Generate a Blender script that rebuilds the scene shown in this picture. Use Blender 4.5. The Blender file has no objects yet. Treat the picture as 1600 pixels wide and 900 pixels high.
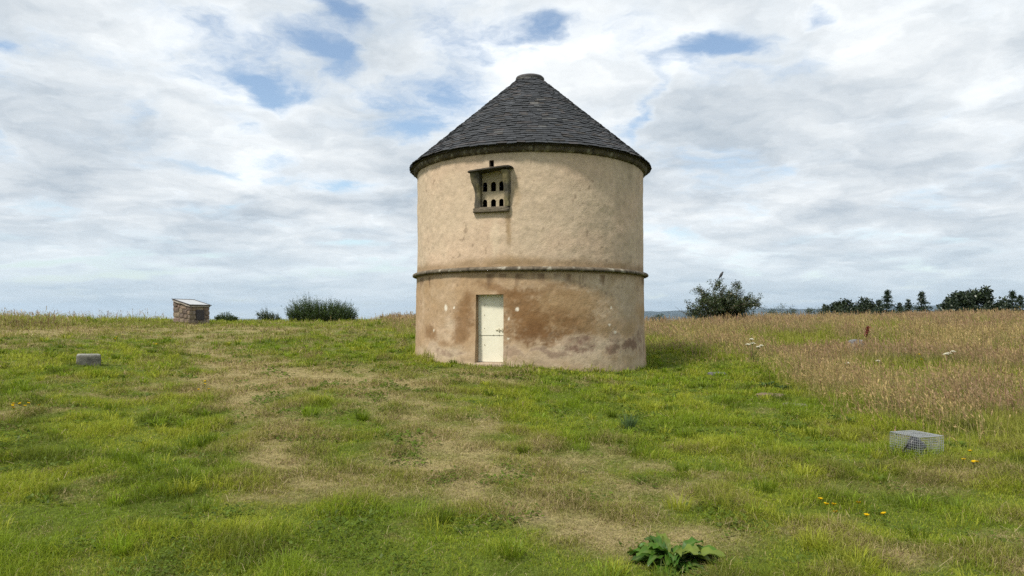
import bpy, math, random
import numpy as np
R_ = math.radians
rng = np.random.default_rng(7)
random.seed(7)
scene = bpy.context.scene
COL = scene.collection

# ------------------------------------------------------------------ camera constants
EYE = 1.6          # eye height of the photographer above the turf underfoot
FPX = 1067.0       # focal length in photo pixels (photo is 1600 wide), about 24 mm equivalent
HZ = 497.0         # row of the horizon in the photo

# ------------------------------------------------------------------ numpy noise
def _hash(ix, iy, iz, seed):
    with np.errstate(over='ignore'):
        h = (ix.astype(np.uint32) * np.uint32(374761393) + iy.astype(np.uint32) * np.uint32(668265263)
             + iz.astype(np.uint32) * np.uint32(2147483647) + np.uint32(seed * 1274126177 & 0xffffffff))
        h = (h ^ (h >> np.uint32(13))) * np.uint32(1274126177)
        h = (h ^ (h >> np.uint32(15))) * np.uint32(2246822519)
        h = h ^ (h >> np.uint32(16))
    return h.astype(np.float64) / 4294967295.0

def vnoise(x, y, z=None, seed=0):
    x = np.asarray(x, float); y = np.asarray(y, float)
    z = np.zeros_like(x) if z is None else np.asarray(z, float)
    fx, fy, fz = np.floor(x), np.floor(y), np.floor(z)
    tx, ty, tz = x - fx, y - fy, z - fz
    ix, iy, iz = fx.astype(np.int64), fy.astype(np.int64), fz.astype(np.int64)
    tx = tx * tx * (3 - 2 * tx); ty = ty * ty * (3 - 2 * ty); tz = tz * tz * (3 - 2 * tz)
    out = 0
    for dx in (0, 1):
        wx = tx if dx else 1 - tx
        for dy in (0, 1):
            wy = ty if dy else 1 - ty
            for dz in (0, 1):
                wz = tz if dz else 1 - tz
                out = out + wx * wy * wz * _hash(ix + dx, iy + dy, iz + dz, seed)
    return out

def fbm(x, y, z=None, seed=0, octaves=4):
    x = np.asarray(x, float); y = np.asarray(y, float)
    z = np.zeros_like(x) if z is None else np.asarray(z, float)
    a, s, t = 1.0, 0.0, 0.0
    for o in range(octaves):
        s = s + a * vnoise(x, y, z, seed + o * 17); t += a
        x = x * 2.03 + 11.3; y = y * 2.03 + 5.7; z = z * 2.03 + 3.1; a *= 0.52
    return s / t

def sstep(a, b, x):
    t = np.clip((x - a) / (b - a), 0, 1)
    return t * t * (3 - 2 * t)

# ------------------------------------------------------------------ object helpers
def tag(o, label=None, cat=None, group=None, kind=None):
    if label: o['label'] = label
    if cat: o['category'] = cat
    if group: o['group'] = group
    if kind: o['kind'] = kind
    return o

def thing(name, loc, label, cat, group=None):
    o = bpy.data.objects.new(name, None)
    o.empty_display_size = 0.2
    o.location = loc
    COL.objects.link(o)
    return tag(o, label, cat, group)

def world_loc(o):
    p = np.zeros(3)
    while o is not None:
        p = p + np.array(o.location); o = o.parent
    return p

def put(name, verts, faces, mat, parent=None, col=None, smooth=False, loc=(0, 0, 0)):
    """One mesh object. verts are world positions; faces lists or an (n,k) array; col is a per-vertex RGB array."""
    verts = np.asarray(verts, dtype=np.float64).reshape(-1, 3)
    base = world_loc(parent) + np.asarray(loc, float) if parent is not None else np.asarray(loc, float)
    me = bpy.data.meshes.new(name)
    v = (verts - base).astype(np.float32)
    groups = faces if isinstance(faces, (list, tuple)) and len(faces) and isinstance(faces[0], np.ndarray) and faces[0].ndim == 2 else None
    if groups is None and isinstance(faces, np.ndarray): groups = [faces]
    if groups is not None:
        nl = sum(g.size for g in groups); nf = sum(len(g) for g in groups)
        me.vertices.add(len(v)); me.vertices.foreach_set('co', v.ravel())
        me.loops.add(nl); me.polygons.add(nf)
        me.loops.foreach_set('vertex_index', np.concatenate([g.ravel() for g in groups]).astype(np.int32))
        tot = np.concatenate([np.full(len(g), g.shape[1], np.int32) for g in groups])
        st = np.concatenate([[0], np.cumsum(tot)[:-1]]).astype(np.int32)
        me.polygons.foreach_set('loop_start', st)
        me.update(calc_edges=True)
    else:
        me.from_pydata([tuple(p) for p in v], [], [tuple(f) for f in faces])
        me.update()
    if col is not None:
        c = np.ones((len(v), 4), np.float32); c[:, :3] = col
        at = me.color_attributes.new('Col', 'FLOAT_COLOR', 'POINT')
        at.data.foreach_set('color', c.ravel())
    if smooth:
        me.polygons.foreach_set('use_smooth', np.ones(len(me.polygons), bool))
    mats = mat if isinstance(mat, (list, tuple)) else [mat]
    for m in mats: me.materials.append(m)
    o = bpy.data.objects.new(name, me)
    COL.objects.link(o)
    o.location = loc
    if parent is not None: o.parent = parent
    return o

class MB:
    """collects simple shapes into one mesh"""
    def __init__(s): s.v = []; s.f = []; s.c = []; s.n = 0
    def add(s, v, f, c=(.5, .5, .5)):
        v = np.asarray(v, float).reshape(-1, 3)
        s.v.append(v)
        c = np.asarray(c, float)
        s.c.append(np.tile(c, (len(v), 1)) if c.ndim == 1 else c)
        s.f.extend([tuple(int(i) + s.n for i in q) for q in f]); s.n += len(v)
    def box(s, o, ax, ay, az, c=(.5, .5, .5)):
        o, ax, ay, az = [np.asarray(q, float) for q in (o, ax, ay, az)]
        v = [o + i * ax + j * ay + k * az for k in (0, 1) for j in (0, 1) for i in (0, 1)]
        s.add(v, [(0, 2, 3, 1), (4, 5, 7, 6), (0, 1, 5, 4), (2, 6, 7, 3), (0, 4, 6, 2), (1, 3, 7, 5)], c)
    def tube(s, pts, rad, n=6, c=(.5, .5, .5), caps=True):
        pts = np.asarray(pts, float); rad = np.broadcast_to(np.asarray(rad, float), (len(pts),))
        t = np.gradient(pts, axis=0)
        t /= np.linalg.norm(t, axis=1, keepdims=True) + 1e-9
        vs = []
        ref = np.array([.31, .17, .93]) if abs(t[0, 2]) < .8 else np.array([.9, .3, .1])
        for p, d, r in zip(pts, t, rad):
            a = np.cross(d, ref); a /= np.linalg.norm(a) + 1e-9
            b = np.cross(d, a)
            for k in range(n):
                q = 2 * math.pi * k / n
                vs.append(p + r * (math.cos(q) * a + math.sin(q) * b))
        f = [(i * n + k, i * n + (k + 1) % n, (i + 1) * n + (k + 1) % n, (i + 1) * n + k) for i in range(len(pts) - 1) for k in range(n)]
        if caps:
            f.append(tuple(range(n))[::-1]); f.append(tuple((len(pts) - 1) * n + k for k in range(n)))
        s.add(vs, f, c)
    def put(s, name, mat, parent=None, smooth=False, loc=(0, 0, 0)):
        return put(name, np.concatenate(s.v), s.f, mat, parent, np.concatenate(s.c), smooth, loc)

def rounded_block(size, n=4, power=6, jitter=.02, seed=0):
    """a roughly squared stone: subdivided cube pulled to a superellipsoid and roughened; returns verts, faces"""
    g = np.linspace(-1, 1, n + 1)
    vs = []; f = []; idx = {}
    def vid(p):
        k = tuple(np.round(p, 5))
        if k not in idx: idx[k] = len(vs); vs.append(np.array(p, float))
        return idx[k]
    for ax in range(3):
        for sg in (-1, 1):
            for i in range(n):
                for j in range(n):
                    q = []
                    for (a, b) in ((i, j), (i + 1, j), (i + 1, j + 1), (i, j + 1)):
                        p = [0, 0, 0]; p[ax] = sg; p[(ax + 1) % 3] = g[a]; p[(ax + 2) % 3] = g[b]
                        q.append(vid(p))
                    f.append(q if sg > 0 else q[::-1])
    v = np.array(vs)
    r = (np.abs(v) ** power).sum(1) ** (1 / power)
    v = v / r[:, None]
    d = (fbm(v[:, 0] * 1.7 + seed * 3.1, v[:, 1] * 1.7, v[:, 2] * 1.7, seed, 3) - .5)
    v = v * (1 + d[:, None] * jitter * 10)
    return v * np.asarray(size) / 2, f

# ------------------------------------------------------------------ materials
def mat_new(name):
    m = bpy.data.materials.new(name); m.use_nodes = True
    nt = m.node_tree; nt.nodes.clear()
    return m, nt

def L(nt, a, b): nt.links.new(a, b)

def principled(nt, rough=.8, spec=.3):
    b = nt.nodes.new('ShaderNodeBsdfPrincipled'); o = nt.nodes.new('ShaderNodeOutputMaterial')
    b.inputs['Roughness'].default_value = rough
    b.inputs['Specular IOR Level'].default_value = spec
    L(nt, b.outputs[0], o.inputs['Surface'])
    return b, o

def node_noise(nt, scale, detail=4, rough=.55, coord='Object', stretch=None):
    tc = nt.nodes.new('ShaderNodeTexCoord'); n = nt.nodes.new('ShaderNodeTexNoise')
    n.inputs['Scale'].default_value = scale; n.inputs['Detail'].default_value = detail; n.inputs['Roughness'].default_value = rough
    src = tc.outputs[coord]
    if stretch:
        mp = nt.nodes.new('ShaderNodeMapping'); mp.inputs['Scale'].default_value = stretch
        L(nt, src, mp.inputs[0]); src = mp.outputs[0]
    L(nt, src, n.inputs['Vector'])
    return n.outputs['Fac']

def mathn(nt, op, a, b=None, c=None, clamp=False):
    n = nt.nodes.new('ShaderNodeMath'); n.operation = op; n.use_clamp = clamp
    for i, q in enumerate((a, b, c)):
        if q is None: continue
        if isinstance(q, (int, float)): n.inputs[i].default_value = q
        else: L(nt, q, n.inputs[i])
    return n.outputs[0]

def maprange(nt, v, a, b, c, d, smooth=True):
    n = nt.nodes.new('ShaderNodeMapRange')
    n.interpolation_type = 'SMOOTHSTEP' if smooth else 'LINEAR'
    L(nt, v, n.inputs[0])
    for i, q in enumerate((a, b, c, d)): n.inputs[i + 1].default_value = q
    return n.outputs[0]

def mixcol(nt, fac, a, b, mode='MIX'):
    n = nt.nodes.new('ShaderNodeMix'); n.data_type = 'RGBA'; n.blend_type = mode
    for sock, q in ((n.inputs[0], fac), (n.inputs[6], a), (n.inputs[7], b)):
        if isinstance(q, (int, float)): sock.default_value = q
        elif isinstance(q, (tuple, list)): sock.default_value = (*q[:3], 1)
        else: L(nt, q, sock)
    return n.outputs[2]

def attr_col(nt):
    a = nt.nodes.new('ShaderNodeVertexColor'); a.layer_name = 'Col'
    return a.outputs['Color']

def grey(nt, v):
    n = nt.nodes.new('ShaderNodeCombineColor')
    for i in range(3): L(nt, v, n.inputs[i])
    return n.outputs[0]

def surface(name, color=None, rough=.8, spec=.3, var=.3, scale=8, bump=.0, bump_scale=40, bump_dist=.02, metallic=0, fine=None):
    """a matte material: plain colour or the mesh's own colours, mottled by noise, with bump"""
    m, nt = mat_new(name); b, o = principled(nt, rough, spec)
    src = attr_col(nt) if color is None else None
    nz = node_noise(nt, scale, 5, .6)
    k = maprange(nt, nz, .25, .75, 1 - var, 1 + var, False)
    if fine:
        k2 = maprange(nt, node_noise(nt, fine[0], 3, .6), .25, .75, 1 - fine[1], 1 + fine[1], False)
        k = mathn(nt, 'MULTIPLY', k, k2)
    c = mixcol(nt, 1.0, src if src is not None else color, grey(nt, k), 'MULTIPLY')
    L(nt, c, b.inputs['Base Color'])
    b.inputs['Metallic'].default_value = metallic
    if bump > 0:
        bn = nt.nodes.new('ShaderNodeBump'); bn.inputs['Strength'].default_value = bump; bn.inputs['Distance'].default_value = bump_dist
        L(nt, node_noise(nt, bump_scale, 6, .65), bn.inputs['Height']); L(nt, bn.outputs[0], b.inputs['Normal'])
    return m

def leafy(name, trans=.35, gloss=.06, rough=.45):
    """thin leaf or blade: the mesh's own colours, light passing through"""
    m, nt = mat_new(name)
    o = nt.nodes.new('ShaderNodeOutputMaterial')
    c = attr_col(nt)
    d = nt.nodes.new('ShaderNodeBsdfDiffuse'); t = nt.nodes.new('ShaderNodeBsdfTranslucent'); g = nt.nodes.new('ShaderNodeBsdfGlossy')
    g.inputs['Roughness'].default_value = rough; g.inputs['Color'].default_value = (.8, .85, .8, 1)
    L(nt, c, d.inputs['Color']); L(nt, c, t.inputs['Color'])
    m1 = nt.nodes.new('ShaderNodeMixShader'); m1.inputs[0].default_value = trans
    L(nt, d.outputs[0], m1.inputs[1]); L(nt, t.outputs[0], m1.inputs[2])
    m2 = nt.nodes.new('ShaderNodeMixShader'); m2.inputs[0].default_value = gloss
    L(nt, m1.outputs[0], m2.inputs[1]); L(nt, g.outputs[0], m2.inputs[2])
    L(nt, m2.outputs[0], o.inputs['Surface'])
    return m

# ------------------------------------------------------------------ camera
cam_d = bpy.data.cameras.new('camera'); cam = bpy.data.objects.new('camera', cam_d); COL.objects.link(cam)
cam.location = (0, 0, EYE); cam.rotation_euler = (R_(90), 0, 0)
cam_d.sensor_width = 36; cam_d.lens = FPX / 1600 * 36
cam_d.shift_y = (HZ - 450) / 1600
cam_d.clip_start = .05; cam_d.clip_end = 200000
scene.camera = cam

# ------------------------------------------------------------------ ground shape
GY = np.array([0, 4.2, 8, 12, 16, 20, 25, 30, 36, 42, 50, 62, 80])
GU = np.array([-1.3, -.75, -.47, -.19, .03, .19, .375, .56, .75, 1.3])
GZ = np.array([
    [0, .02, .20, .50, .85, 1.20, 1.46, 1.56, 1.50, 1.10, .20, -1.2, -3.0],
    [0, .00, .15, .44, .75, 1.10, 1.38, 1.50, 1.46, 1.10, .20, -1.2, -3.0],
    [0, .00, .10, .28, .46, .70, 1.02, 1.30, 1.38, 1.20, .50, -.9, -3.0],
    [0, .00, .06, .20, .40, .60, .95, 1.24, 1.35, 1.20, .50, -.9, -3.0],
    [0, .00, .04, .14, .40, .56, .88, 1.18, 1.35, 1.25, .60, -.8, -3.0],
    [0, .00, .03, .06, .10, .18, .48, .80, 1.02, 1.05, .70, -.6, -2.8],
    [0, .00, .00, .03, .12, .38, .76, 1.08, 1.30, 1.32, 1.0, -.1, -2.2],
    [0, .00, .00, .12, .34, .64, 1.00, 1.26, 1.44, 1.46, 1.2, .2, -2.0],
    [0, .02, .03, .20, .48, .80, 1.14, 1.36, 1.50, 1.50, 1.25, .3, -2.0],
    [0, .05, .10, .30, .65, 1.0, 1.32, 1.50, 1.58, 1.55, 1.3, .4, -2.0]])
_gx = np.arange(-85, 85.01, .4); _gy = np.arange(-6, 80.01, .4)
_X, _Y = np.meshgrid(_gx, _gy)
_rows = np.array([[np.interp(y, GY, GZ[k]) for y in _gy] for k in range(len(GU))])   # per column of GU
_U = np.clip(_X / np.maximum(_Y, 3.0), -1.3, 1.3)
_k = np.clip(np.searchsorted(GU, _U) - 1, 0, len(GU) - 2)
_t = (_U - GU[_k]) / (GU[_k + 1] - GU[_k]); _t = _t * _t * (3 - 2 * _t)
_yi = np.broadcast_to(np.arange(len(_gy))[:, None], _X.shape)
_Z = _rows[_k, _yi] * (1 - _t) + _rows[_k + 1, _yi] * _t
def _blur(a, s):
    r = int(3 * s) + 1; k = np.exp(-.5 * (np.arange(-r, r + 1) / s) ** 2); k /= k.sum()
    for ax in (0, 1):
        p = [(r, r) if i == ax else (0, 0) for i in (0, 1)]
        b = np.pad(a, p, 'edge')
        a = sum(w * np.take(b, np.arange(i, i + a.shape[ax]), ax) for i, w in enumerate(k))
    return a
_Z = _blur(_Z, 2.6)

def ground(x, y, fine=True):
    x = np.asarray(x, float); y = np.asarray(y, float)
    fx = np.clip((x - _gx[0]) / .4, 0, len(_gx) - 1.001); fy = np.clip((y - _gy[0]) / .4, 0, len(_gy) - 1.001)
    i = fx.astype(int); j = fy.astype(int); a = fx - i; b = fy - j
    z = (_Z[j, i] * (1 - a) * (1 - b) + _Z[j, i + 1] * a * (1 - b) + _Z[j + 1, i] * (1 - a) * b + _Z[j + 1, i + 1] * a * b)
    r = np.hypot(x, y)
    far = sstep(60, 260, r)
    z = z * (1 - far) + (-26) * far
    if fine:
        z = z + (fbm(x * .9, y * .9, seed=3, octaves=3) - .5) * .10 * (1 - far) + (fbm(x * 4, y * 4, seed=5, octaves=2) - .5) * .035 * (1 - far)
    return z

def gp(px, py):
    """the place on the turf that the photo shows at this pixel"""
    ys = np.arange(2.5, 60, .02)
    xs = (px - 800) / FPX * ys
    ray = EYE - (py - HZ) / FPX * ys
    hit = np.nonzero(ground(xs, ys, False) >= ray)[0]
    y = ys[hit[0]] if len(hit) else 40.0
    x = (px - 800) / FPX * y
    return float(x), float(y), float(ground(x, y))

# dryness of the turf: worn straw-coloured trail and patches (+), lush places (-)
_blobs = []
for (px, py, rx, ry, v) in [
    (370, 575, 60, 14, .55), (430, 598, 95, 20, .5), (560, 600, 110, 14, .4), (850, 800, 50, 20, .4), (880, 740, 80, 22, .25),
    (650, 735, 30, 10, .5), (600, 830, 50, 10, .45), (350, 520, 330, 14, .5), (60, 515, 120, 12, .5), (750, 600, 110, 14, .3),
    (1480, 750, 60, 12, .7), (1500, 852, 60, 20, .55), (1390, 870, 40, 14, .5), (860, 830, 60, 14, .3), (960, 780, 50, 14, .3), (1590, 885, 40, 20, .9),
    (60, 650, 60, 10, .35), (90, 790, 60, 18, .45), (200, 860, 60, 14, .35), (1000, 830, 60, 12, .4), (1190, 640, 40, 8, .4), (1130, 750, 50, 10, .2),
    (1080, 595, 160, 26, -.5), (1050, 655, 120, 30, -.3), (120, 690, 190, 60, -.45), (430, 810, 130, 40, -.55), (150, 800, 150, 40, -.35), (250, 650, 70, 26, -.3),
    (900, 620, 90, 20, -.25), (1120, 690, 120, 30, -.4), (700, 880, 120, 30, -.35), (1300, 800, 140, 40, -.4), (130, 565, 130, 20, -.35), (600, 535, 110, 12, -.35), (1150, 570, 90, 20, -.6), (560, 680, 60, 16, -.2), (640, 790, 90, 26, -.25)]:
    x, y, z = gp(px, py)
    _blobs.append((x, y, rx * y / FPX, ry * y * y / (FPX * 1.25), v))
# the worn trail: a straw-coloured track forking below the plinth, one arm towards the tower door and the photographer
def _line(pts): return [gp(*q)[:2] for q in pts]
_trails = [(_line([(330, 545), (365, 585), (400, 630), (450, 680), (490, 725), (520, 760)]), .75, .50),
           (_line([(370, 570), (470, 590), (570, 608), (660, 640), (720, 690), (770, 750), (840, 800), (930, 850)]), .70, .46),
           (_line([(560, 600), (640, 590), (740, 580)]), .6, .25)]
def dryness(x, y):
    wx = x + (fbm(x * .8, y * .8, seed=21, octaves=3) - .5) * 1.6
    wy = y + (fbm(x * .8, y * .8, seed=22, octaves=3) - .5) * 1.8
    d = .30 + (fbm(x * .55, y * .4, seed=31, octaves=4) - .5) * .9 + (fbm(x * 2.6, y * 2.2, seed=33, octaves=4) - .5) * 1.5
    for (bx, by, rx, ry, v) in _blobs:
        d = d + .85 * v * np.exp(-1.0 * (((wx - bx) / rx) ** 2 + ((wy - by) / ry) ** 2))
    for line, half, v in _trails:
        near = np.full(np.shape(x), 1e9)
        for (ax, ay), (bx, by) in zip(line[:-1], line[1:]):
            ux, uy = bx - ax, by - ay
            t = np.clip(((wx - ax) * ux + (wy - ay) * uy) / (ux * ux + uy * uy), 0, 1)
            near = np.minimum(near, np.hypot(wx - ax - t * ux, wy - ay - t * uy))
        g = np.exp(-(near / half) ** 2)
        d = d * (1 - .6 * g) + (v * .8 + .36) * g
    return d

# ring of far hills, cloud sky, light -------------------------------------------------
# ------------------------------------------------------------------ world: clouded summer sky
SUN_EL, SUN_AZ = R_(55), math.atan2(-.70, -.71)      # azimuth measured from +Y towards +X: behind the left shoulder
w = bpy.data.worlds.new('World'); scene.world = w; w.use_nodes = True
nt = w.node_tree; nt.nodes.clear()
out = nt.nodes.new('ShaderNodeOutputWorld'); bg = nt.nodes.new('ShaderNodeBackground')
bg.inputs['Strength'].default_value = .1
L(nt, bg.outputs[0], out.inputs['Surface'])
sky = nt.nodes.new('ShaderNodeTexSky'); sky.sky_type = 'NISHITA'; sky.sun_disc = False
sky.sun_elevation = SUN_EL; sky.sun_rotation = SUN_AZ % (2 * math.pi); sky.air_density = 1.0; sky.dust_density = .6; sky.ozone_density = 1.2
tc = nt.nodes.new('ShaderNodeTexCoord')
sep = nt.nodes.new('ShaderNodeSeparateXYZ'); L(nt, tc.outputs['Generated'], sep.inputs[0])
zz = mathn(nt, 'MAXIMUM', sep.outputs[2], 0.0)
den = mathn(nt, 'ADD', zz, .17)
u = mathn(nt, 'DIVIDE', sep.outputs[0], den); v = mathn(nt, 'DIVIDE', sep.outputs[1], den)
comb = nt.nodes.new('ShaderNodeCombineXYZ'); L(nt, u, comb.inputs[0]); L(nt, v, comb.inputs[1])
P = comb.outputs[0]
def wnoise(scale, detail, rough, off=(0, 0, 0), vec=None, st=(1, 1, 1), dist=0):
    mp = nt.nodes.new('ShaderNodeMapping'); mp.inputs['Location'].default_value = off; mp.inputs['Scale'].default_value = st
    L(nt, P if vec is None else vec, mp.inputs[0])
    n = nt.nodes.new('ShaderNodeTexNoise'); n.inputs['Scale'].default_value = scale; n.inputs['Detail'].default_value = detail
    n.inputs['Roughness'].default_value = rough; n.inputs['Distortion'].default_value = dist
    L(nt, mp.outputs[0], n.inputs['Vector'])
    return n
warp = wnoise(2.4, 5, .6, (4.2, 1.7, 0))
sub = nt.nodes.new('ShaderNodeVectorMath'); sub.operation = 'SUBTRACT'; L(nt, warp.outputs['Color'], sub.inputs[0]); sub.inputs[1].default_value = (.5, .5, .5)
scl = nt.nodes.new('ShaderNodeVectorMath'); scl.operation = 'SCALE'; L(nt, sub.outputs[0], scl.inputs[0]); scl.inputs['Scale'].default_value = .45
add = nt.nodes.new('ShaderNodeVectorMath'); add.operation = 'ADD'; L(nt, P, add.inputs[0]); L(nt, scl.outputs[0], add.inputs[1])
WP = add.outputs[0]
scl2 = nt.nodes.new('ShaderNodeVectorMath'); scl2.operation = 'SCALE'; L(nt, sub.outputs[0], scl2.inputs[0]); scl2.inputs['Scale'].default_value = .30
add2 = nt.nodes.new('ShaderNodeVectorMath'); add2.operation = 'ADD'; L(nt, P, add2.inputs[0]); L(nt, scl2.outputs[0], add2.inputs[1])
GW = add2.outputs[0]
dens = wnoise(2.5, 8, .60, (3.3, 8.1, 0), WP).outputs['Fac']
dens = maprange(nt, dens, .3, .7, 0, 1, False)
dens = mathn(nt, 'MULTIPLY_ADD', dens, 1.0, .30)
# openings in the cloud deck where the blue shows: (place in the deck, half sizes, depth)
def deck(px, py):
    d = np.array([(px - 800) / FPX, 1, (HZ - py) / FPX]); d /= np.linalg.norm(d)
    return d[0] / (d[2] + .17), d[1] / (d[2] + .17)
GAPS = [(520, 92, 30, 34, .55), (540, 18, 22, 26, .5), (410, 150, 20, 24, .55), (398, 200, 22, 14, .35), (478, 150, 34, 16, .38), (600, 158, 28, 14, .42), (735, 80, 46, 26, .42), (695, 148, 50, 26, .38), (650, 205, 30, 26, .25),
        (858, 48, 28, 18, .55), (815, 60, 36, 36, .32), (1130, 66, 44, 11, .58), (1085, 82, 24, 9, .35), (1200, 45, 40, 9, .25), (1280, 18, 28, 10, .5), (1010, 165, 10, 40, .42), (980, 225, 22, 16, .25), (535, 288, 50, 8, .5), (440, 252, 38, 9, .42),
        (550, 378, 42, 4, .5), (330, 398, 50, 3, .35), (60, 412, 110, 4, .5), (190, 430, 110, 5, .35), (0, 65, 16, 20, .4), (60, 352, 70, 5, .25), (240, 332, 50, 6, .3), (1450, 370, 120, 5, .15), (560, 190, 170, 80, .07), (760, 110, 100, 50, .06), (300, 200, 80, 40, .06), (150, 425, 200, 20, .18), (600, 420, 150, 16, .15), (1400, 420, 250, 20, .12)]
for (px, py, rx, ry, dep) in GAPS:
    cx, cy = deck(px, py); ex = abs(deck(px + rx, py)[0] - cx); ey = abs(deck(px, py + ry)[1] - deck(px, py - ry)[1]) / 2
    s1 = nt.nodes.new('ShaderNodeMapping'); s1.inputs['Location'].default_value = (-cx / ex, -cy / ey, 0); s1.inputs['Scale'].default_value = (1 / ex, 1 / ey, 1)
    L(nt, GW, s1.inputs[0])
    ln = nt.nodes.new('ShaderNodeVectorMath'); ln.operation = 'LENGTH'; L(nt, s1.outputs[0], ln.inputs[0])
    dens = mathn(nt, 'SUBTRACT', dens, maprange(nt, ln.outputs['Value'], 0, 2.3, dep * 1.22, 0))
cov = maprange(nt, dens, 0.0, .70, 0, 1)
# brightness of the cloud bases
b1 = wnoise(1.9, 5, .52, (1.2, 5.4, 0), WP, (1, 1.1, 1)).outputs['Fac']
b2 = wnoise(.7, 3, .5, (9.2, 2.4, 0)).outputs['Fac']
br = mathn(nt, 'MULTIPLY_ADD', b2, .55, mathn(nt, 'MULTIPLY', b1, .75))
b3 = wnoise(5.0, 6, .58, (7.7, 1.3, 0), WP, (1, 1.1, 1)).outputs['Fac']
br = mathn(nt, 'ADD', br, mathn(nt, 'MULTIPLY_ADD', b3, .42, -.21))
br = maprange(nt, br, .44, .82, 0, 1, False)
ccol = mixcol(nt, br, (5.3, 6.05, 6.8), (10.6, 10.9, 11.0))
# bright thin rims towards the openings
rim = maprange(nt, dens, .45, .95, 1.08, .96)
ccol = mixcol(nt, 1.0, ccol, grey(nt, rim), 'MULTIPLY')
skyc = mixcol(nt, 1.0, sky.outputs[0], (2.0, 1.9, 1.75), 'MULTIPLY')
full = mixcol(nt, cov, skyc, ccol)
# thin pale haze low down
low = maprange(nt, sep.outputs[2], 0.0, .16, .62, 0)
full = mixcol(nt, low, full, (6.4, 7.7, 8.5))
L(nt, full, bg.inputs['Color'])

sun_d = bpy.data.lights.new('sun', 'SUN'); sun = bpy.data.objects.new('sun', sun_d); COL.objects.link(sun)
sun_d.energy = 4.5; sun_d.angle = R_(8.0); sun_d.color = (1, .94, .84)
sdir = np.array([math.sin(SUN_AZ) * math.cos(SUN_EL), math.cos(SUN_AZ) * math.cos(SUN_EL), math.sin(SUN_EL)])
from mathutils import Vector
sun.rotation_euler = Vector(sdir).to_track_quat('Z', 'Y').to_euler()
sun.location = (-20, -15, 30)

scene.render.engine = 'CYCLES'
cy = scene.cycles
cy.max_bounces = 5; cy.diffuse_bounces = 3; cy.glossy_bounces = 2; cy.transmission_bounces = 3; cy.volume_bounces = 0; cy.transparent_max_bounces = 8
cy.caustics_reflective = False; cy.caustics_refractive = False
cy.sample_clamp_indirect = 6
cy.use_adaptive_sampling = False
cy.use_denoising = False; cy.denoiser = 'OPENIMAGEDENOISE'; cy.denoising_input_passes = 'RGB_ALBEDO_NORMAL'; cy.denoising_prefilter = 'ACCURATE'
vs_ = scene.view_settings
vs_.view_transform = 'Standard'; vs_.look = 'None'; vs_.exposure = 0; vs_.gamma = 1; vs_.use_curve_mapping = False
# ------------------------------------------------------------------ the ground sheet, out to the horizon
m, nt = mat_new('turf soil'); b, o = principled(nt, .95, .1)
c = attr_col(nt)
k = maprange(nt, node_noise(nt, 14, 6, .7), .3, .7, .55, 1.45, False)
k2 = maprange(nt, node_noise(nt, 70, 3, .6), .3, .7, .6, 1.4, False)
c = mixcol(nt, 1.0, c, grey(nt, mathn(nt, 'MULTIPLY', k, k2)), 'MULTIPLY')
L(nt, c, b.inputs['Base Color'])
bn = nt.nodes.new('ShaderNodeBump'); bn.inputs['Strength'].default_value = .8; bn.inputs['Distance'].default_value = .03
L(nt, node_noise(nt, 30, 6, .7), bn.inputs['Height']); L(nt, bn.outputs[0], b.inputs['Normal'])
M_SOIL = m
rr = [0.0]
r = .6
while r < 24000:
    rr.append(r)
    r += max(.12, r * (.018 if r < 60 else .05))
rr.append(24000)
rr = np.array(rr)
aa = np.concatenate([np.linspace(-62, 62, 250), np.linspace(66, 294, 40)])     # degrees from +Y
NR, NA = len(rr), len(aa)
A, RR = np.meshgrid(np.radians(aa), rr)
GX, GYY = RR * np.sin(A), RR * np.cos(A)
GZZ = ground(GX, GYY)
dd = dryness(GX, GYY)
t = sstep(.25, 1.1, dd)[..., None]
lush = np.array([.085, .115, .016]); straw = np.array([.25, .205, .095])
colr = lush * (1 - t) + straw * t
far = sstep(80, 300, RR)[..., None]
fields = fbm(GX * .004, GYY * .004, seed=44)[..., None]
colr = colr * (1 - far) + far * (np.array([.06, .09, .03]) * (1 - fields) + np.array([.14, .14, .05]) * fields)
i = np.arange(NR - 1)[:, None] * NA + np.arange(NA)[None, :]
j = np.arange(NR - 1)[:, None] * NA + (np.arange(NA)[None, :] + 1) % NA
q = np.stack([i, i + NA, j + NA, j], -1).reshape(-1, 4)[:, ::-1]
q = q[NA:] if False else q
V = np.stack([GX, GYY, GZZ], -1).reshape(-1, 3)
g_ = put('ground', V, q, M_SOIL, None, colr.reshape(-1, 3), True)
tag(g_, 'rough turf rising to a low crest behind the round tower', kind='structure')

# ------------------------------------------------------------------ far hills across the firth
def hill_range(name, dist, az0, az1, hmax, seed, col, label, depth=3000):
    n = 160; mdepth = 24
    az = np.radians(np.linspace(az0, az1, n)); s = np.linspace(-1, 1, mdepth)
    AZ, S = np.meshgrid(az, s)
    rad = dist + S * depth / 2
    x = rad * np.sin(AZ); y = rad * np.cos(AZ)
    e = np.sin(np.clip((AZ - az[0]) / (az[-1] - az[0]), 0, 1) * math.pi) ** .5
    ridge = .35 + .65 * fbm(np.degrees(AZ) * .16, S * .3 + 4, seed=seed, octaves=5)
    z = -28 + (hmax + 26) * e * ridge * np.clip(1 - S * S, 0, 1) ** .7
    ii = (np.arange(mdepth - 1)[:, None] * n + np.arange(n - 1)[None, :])
    qq = np.stack([ii, ii + 1, ii + n + 1, ii + n], -1).reshape(-1, 4)
    pat = fbm(x * .0008, y * .0008, seed=seed + 3)[..., None]
    cc = np.array(col) * (.6 + .8 * pat)
    ob = put(name, np.stack([x, y, z], -1).reshape(-1, 3), qq, M_HILL, None, cc.reshape(-1, 3), True)
    tag(ob, label, kind='structure')
M_HILL = surface('hillside', None, .95, .1, .3, .002)
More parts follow.
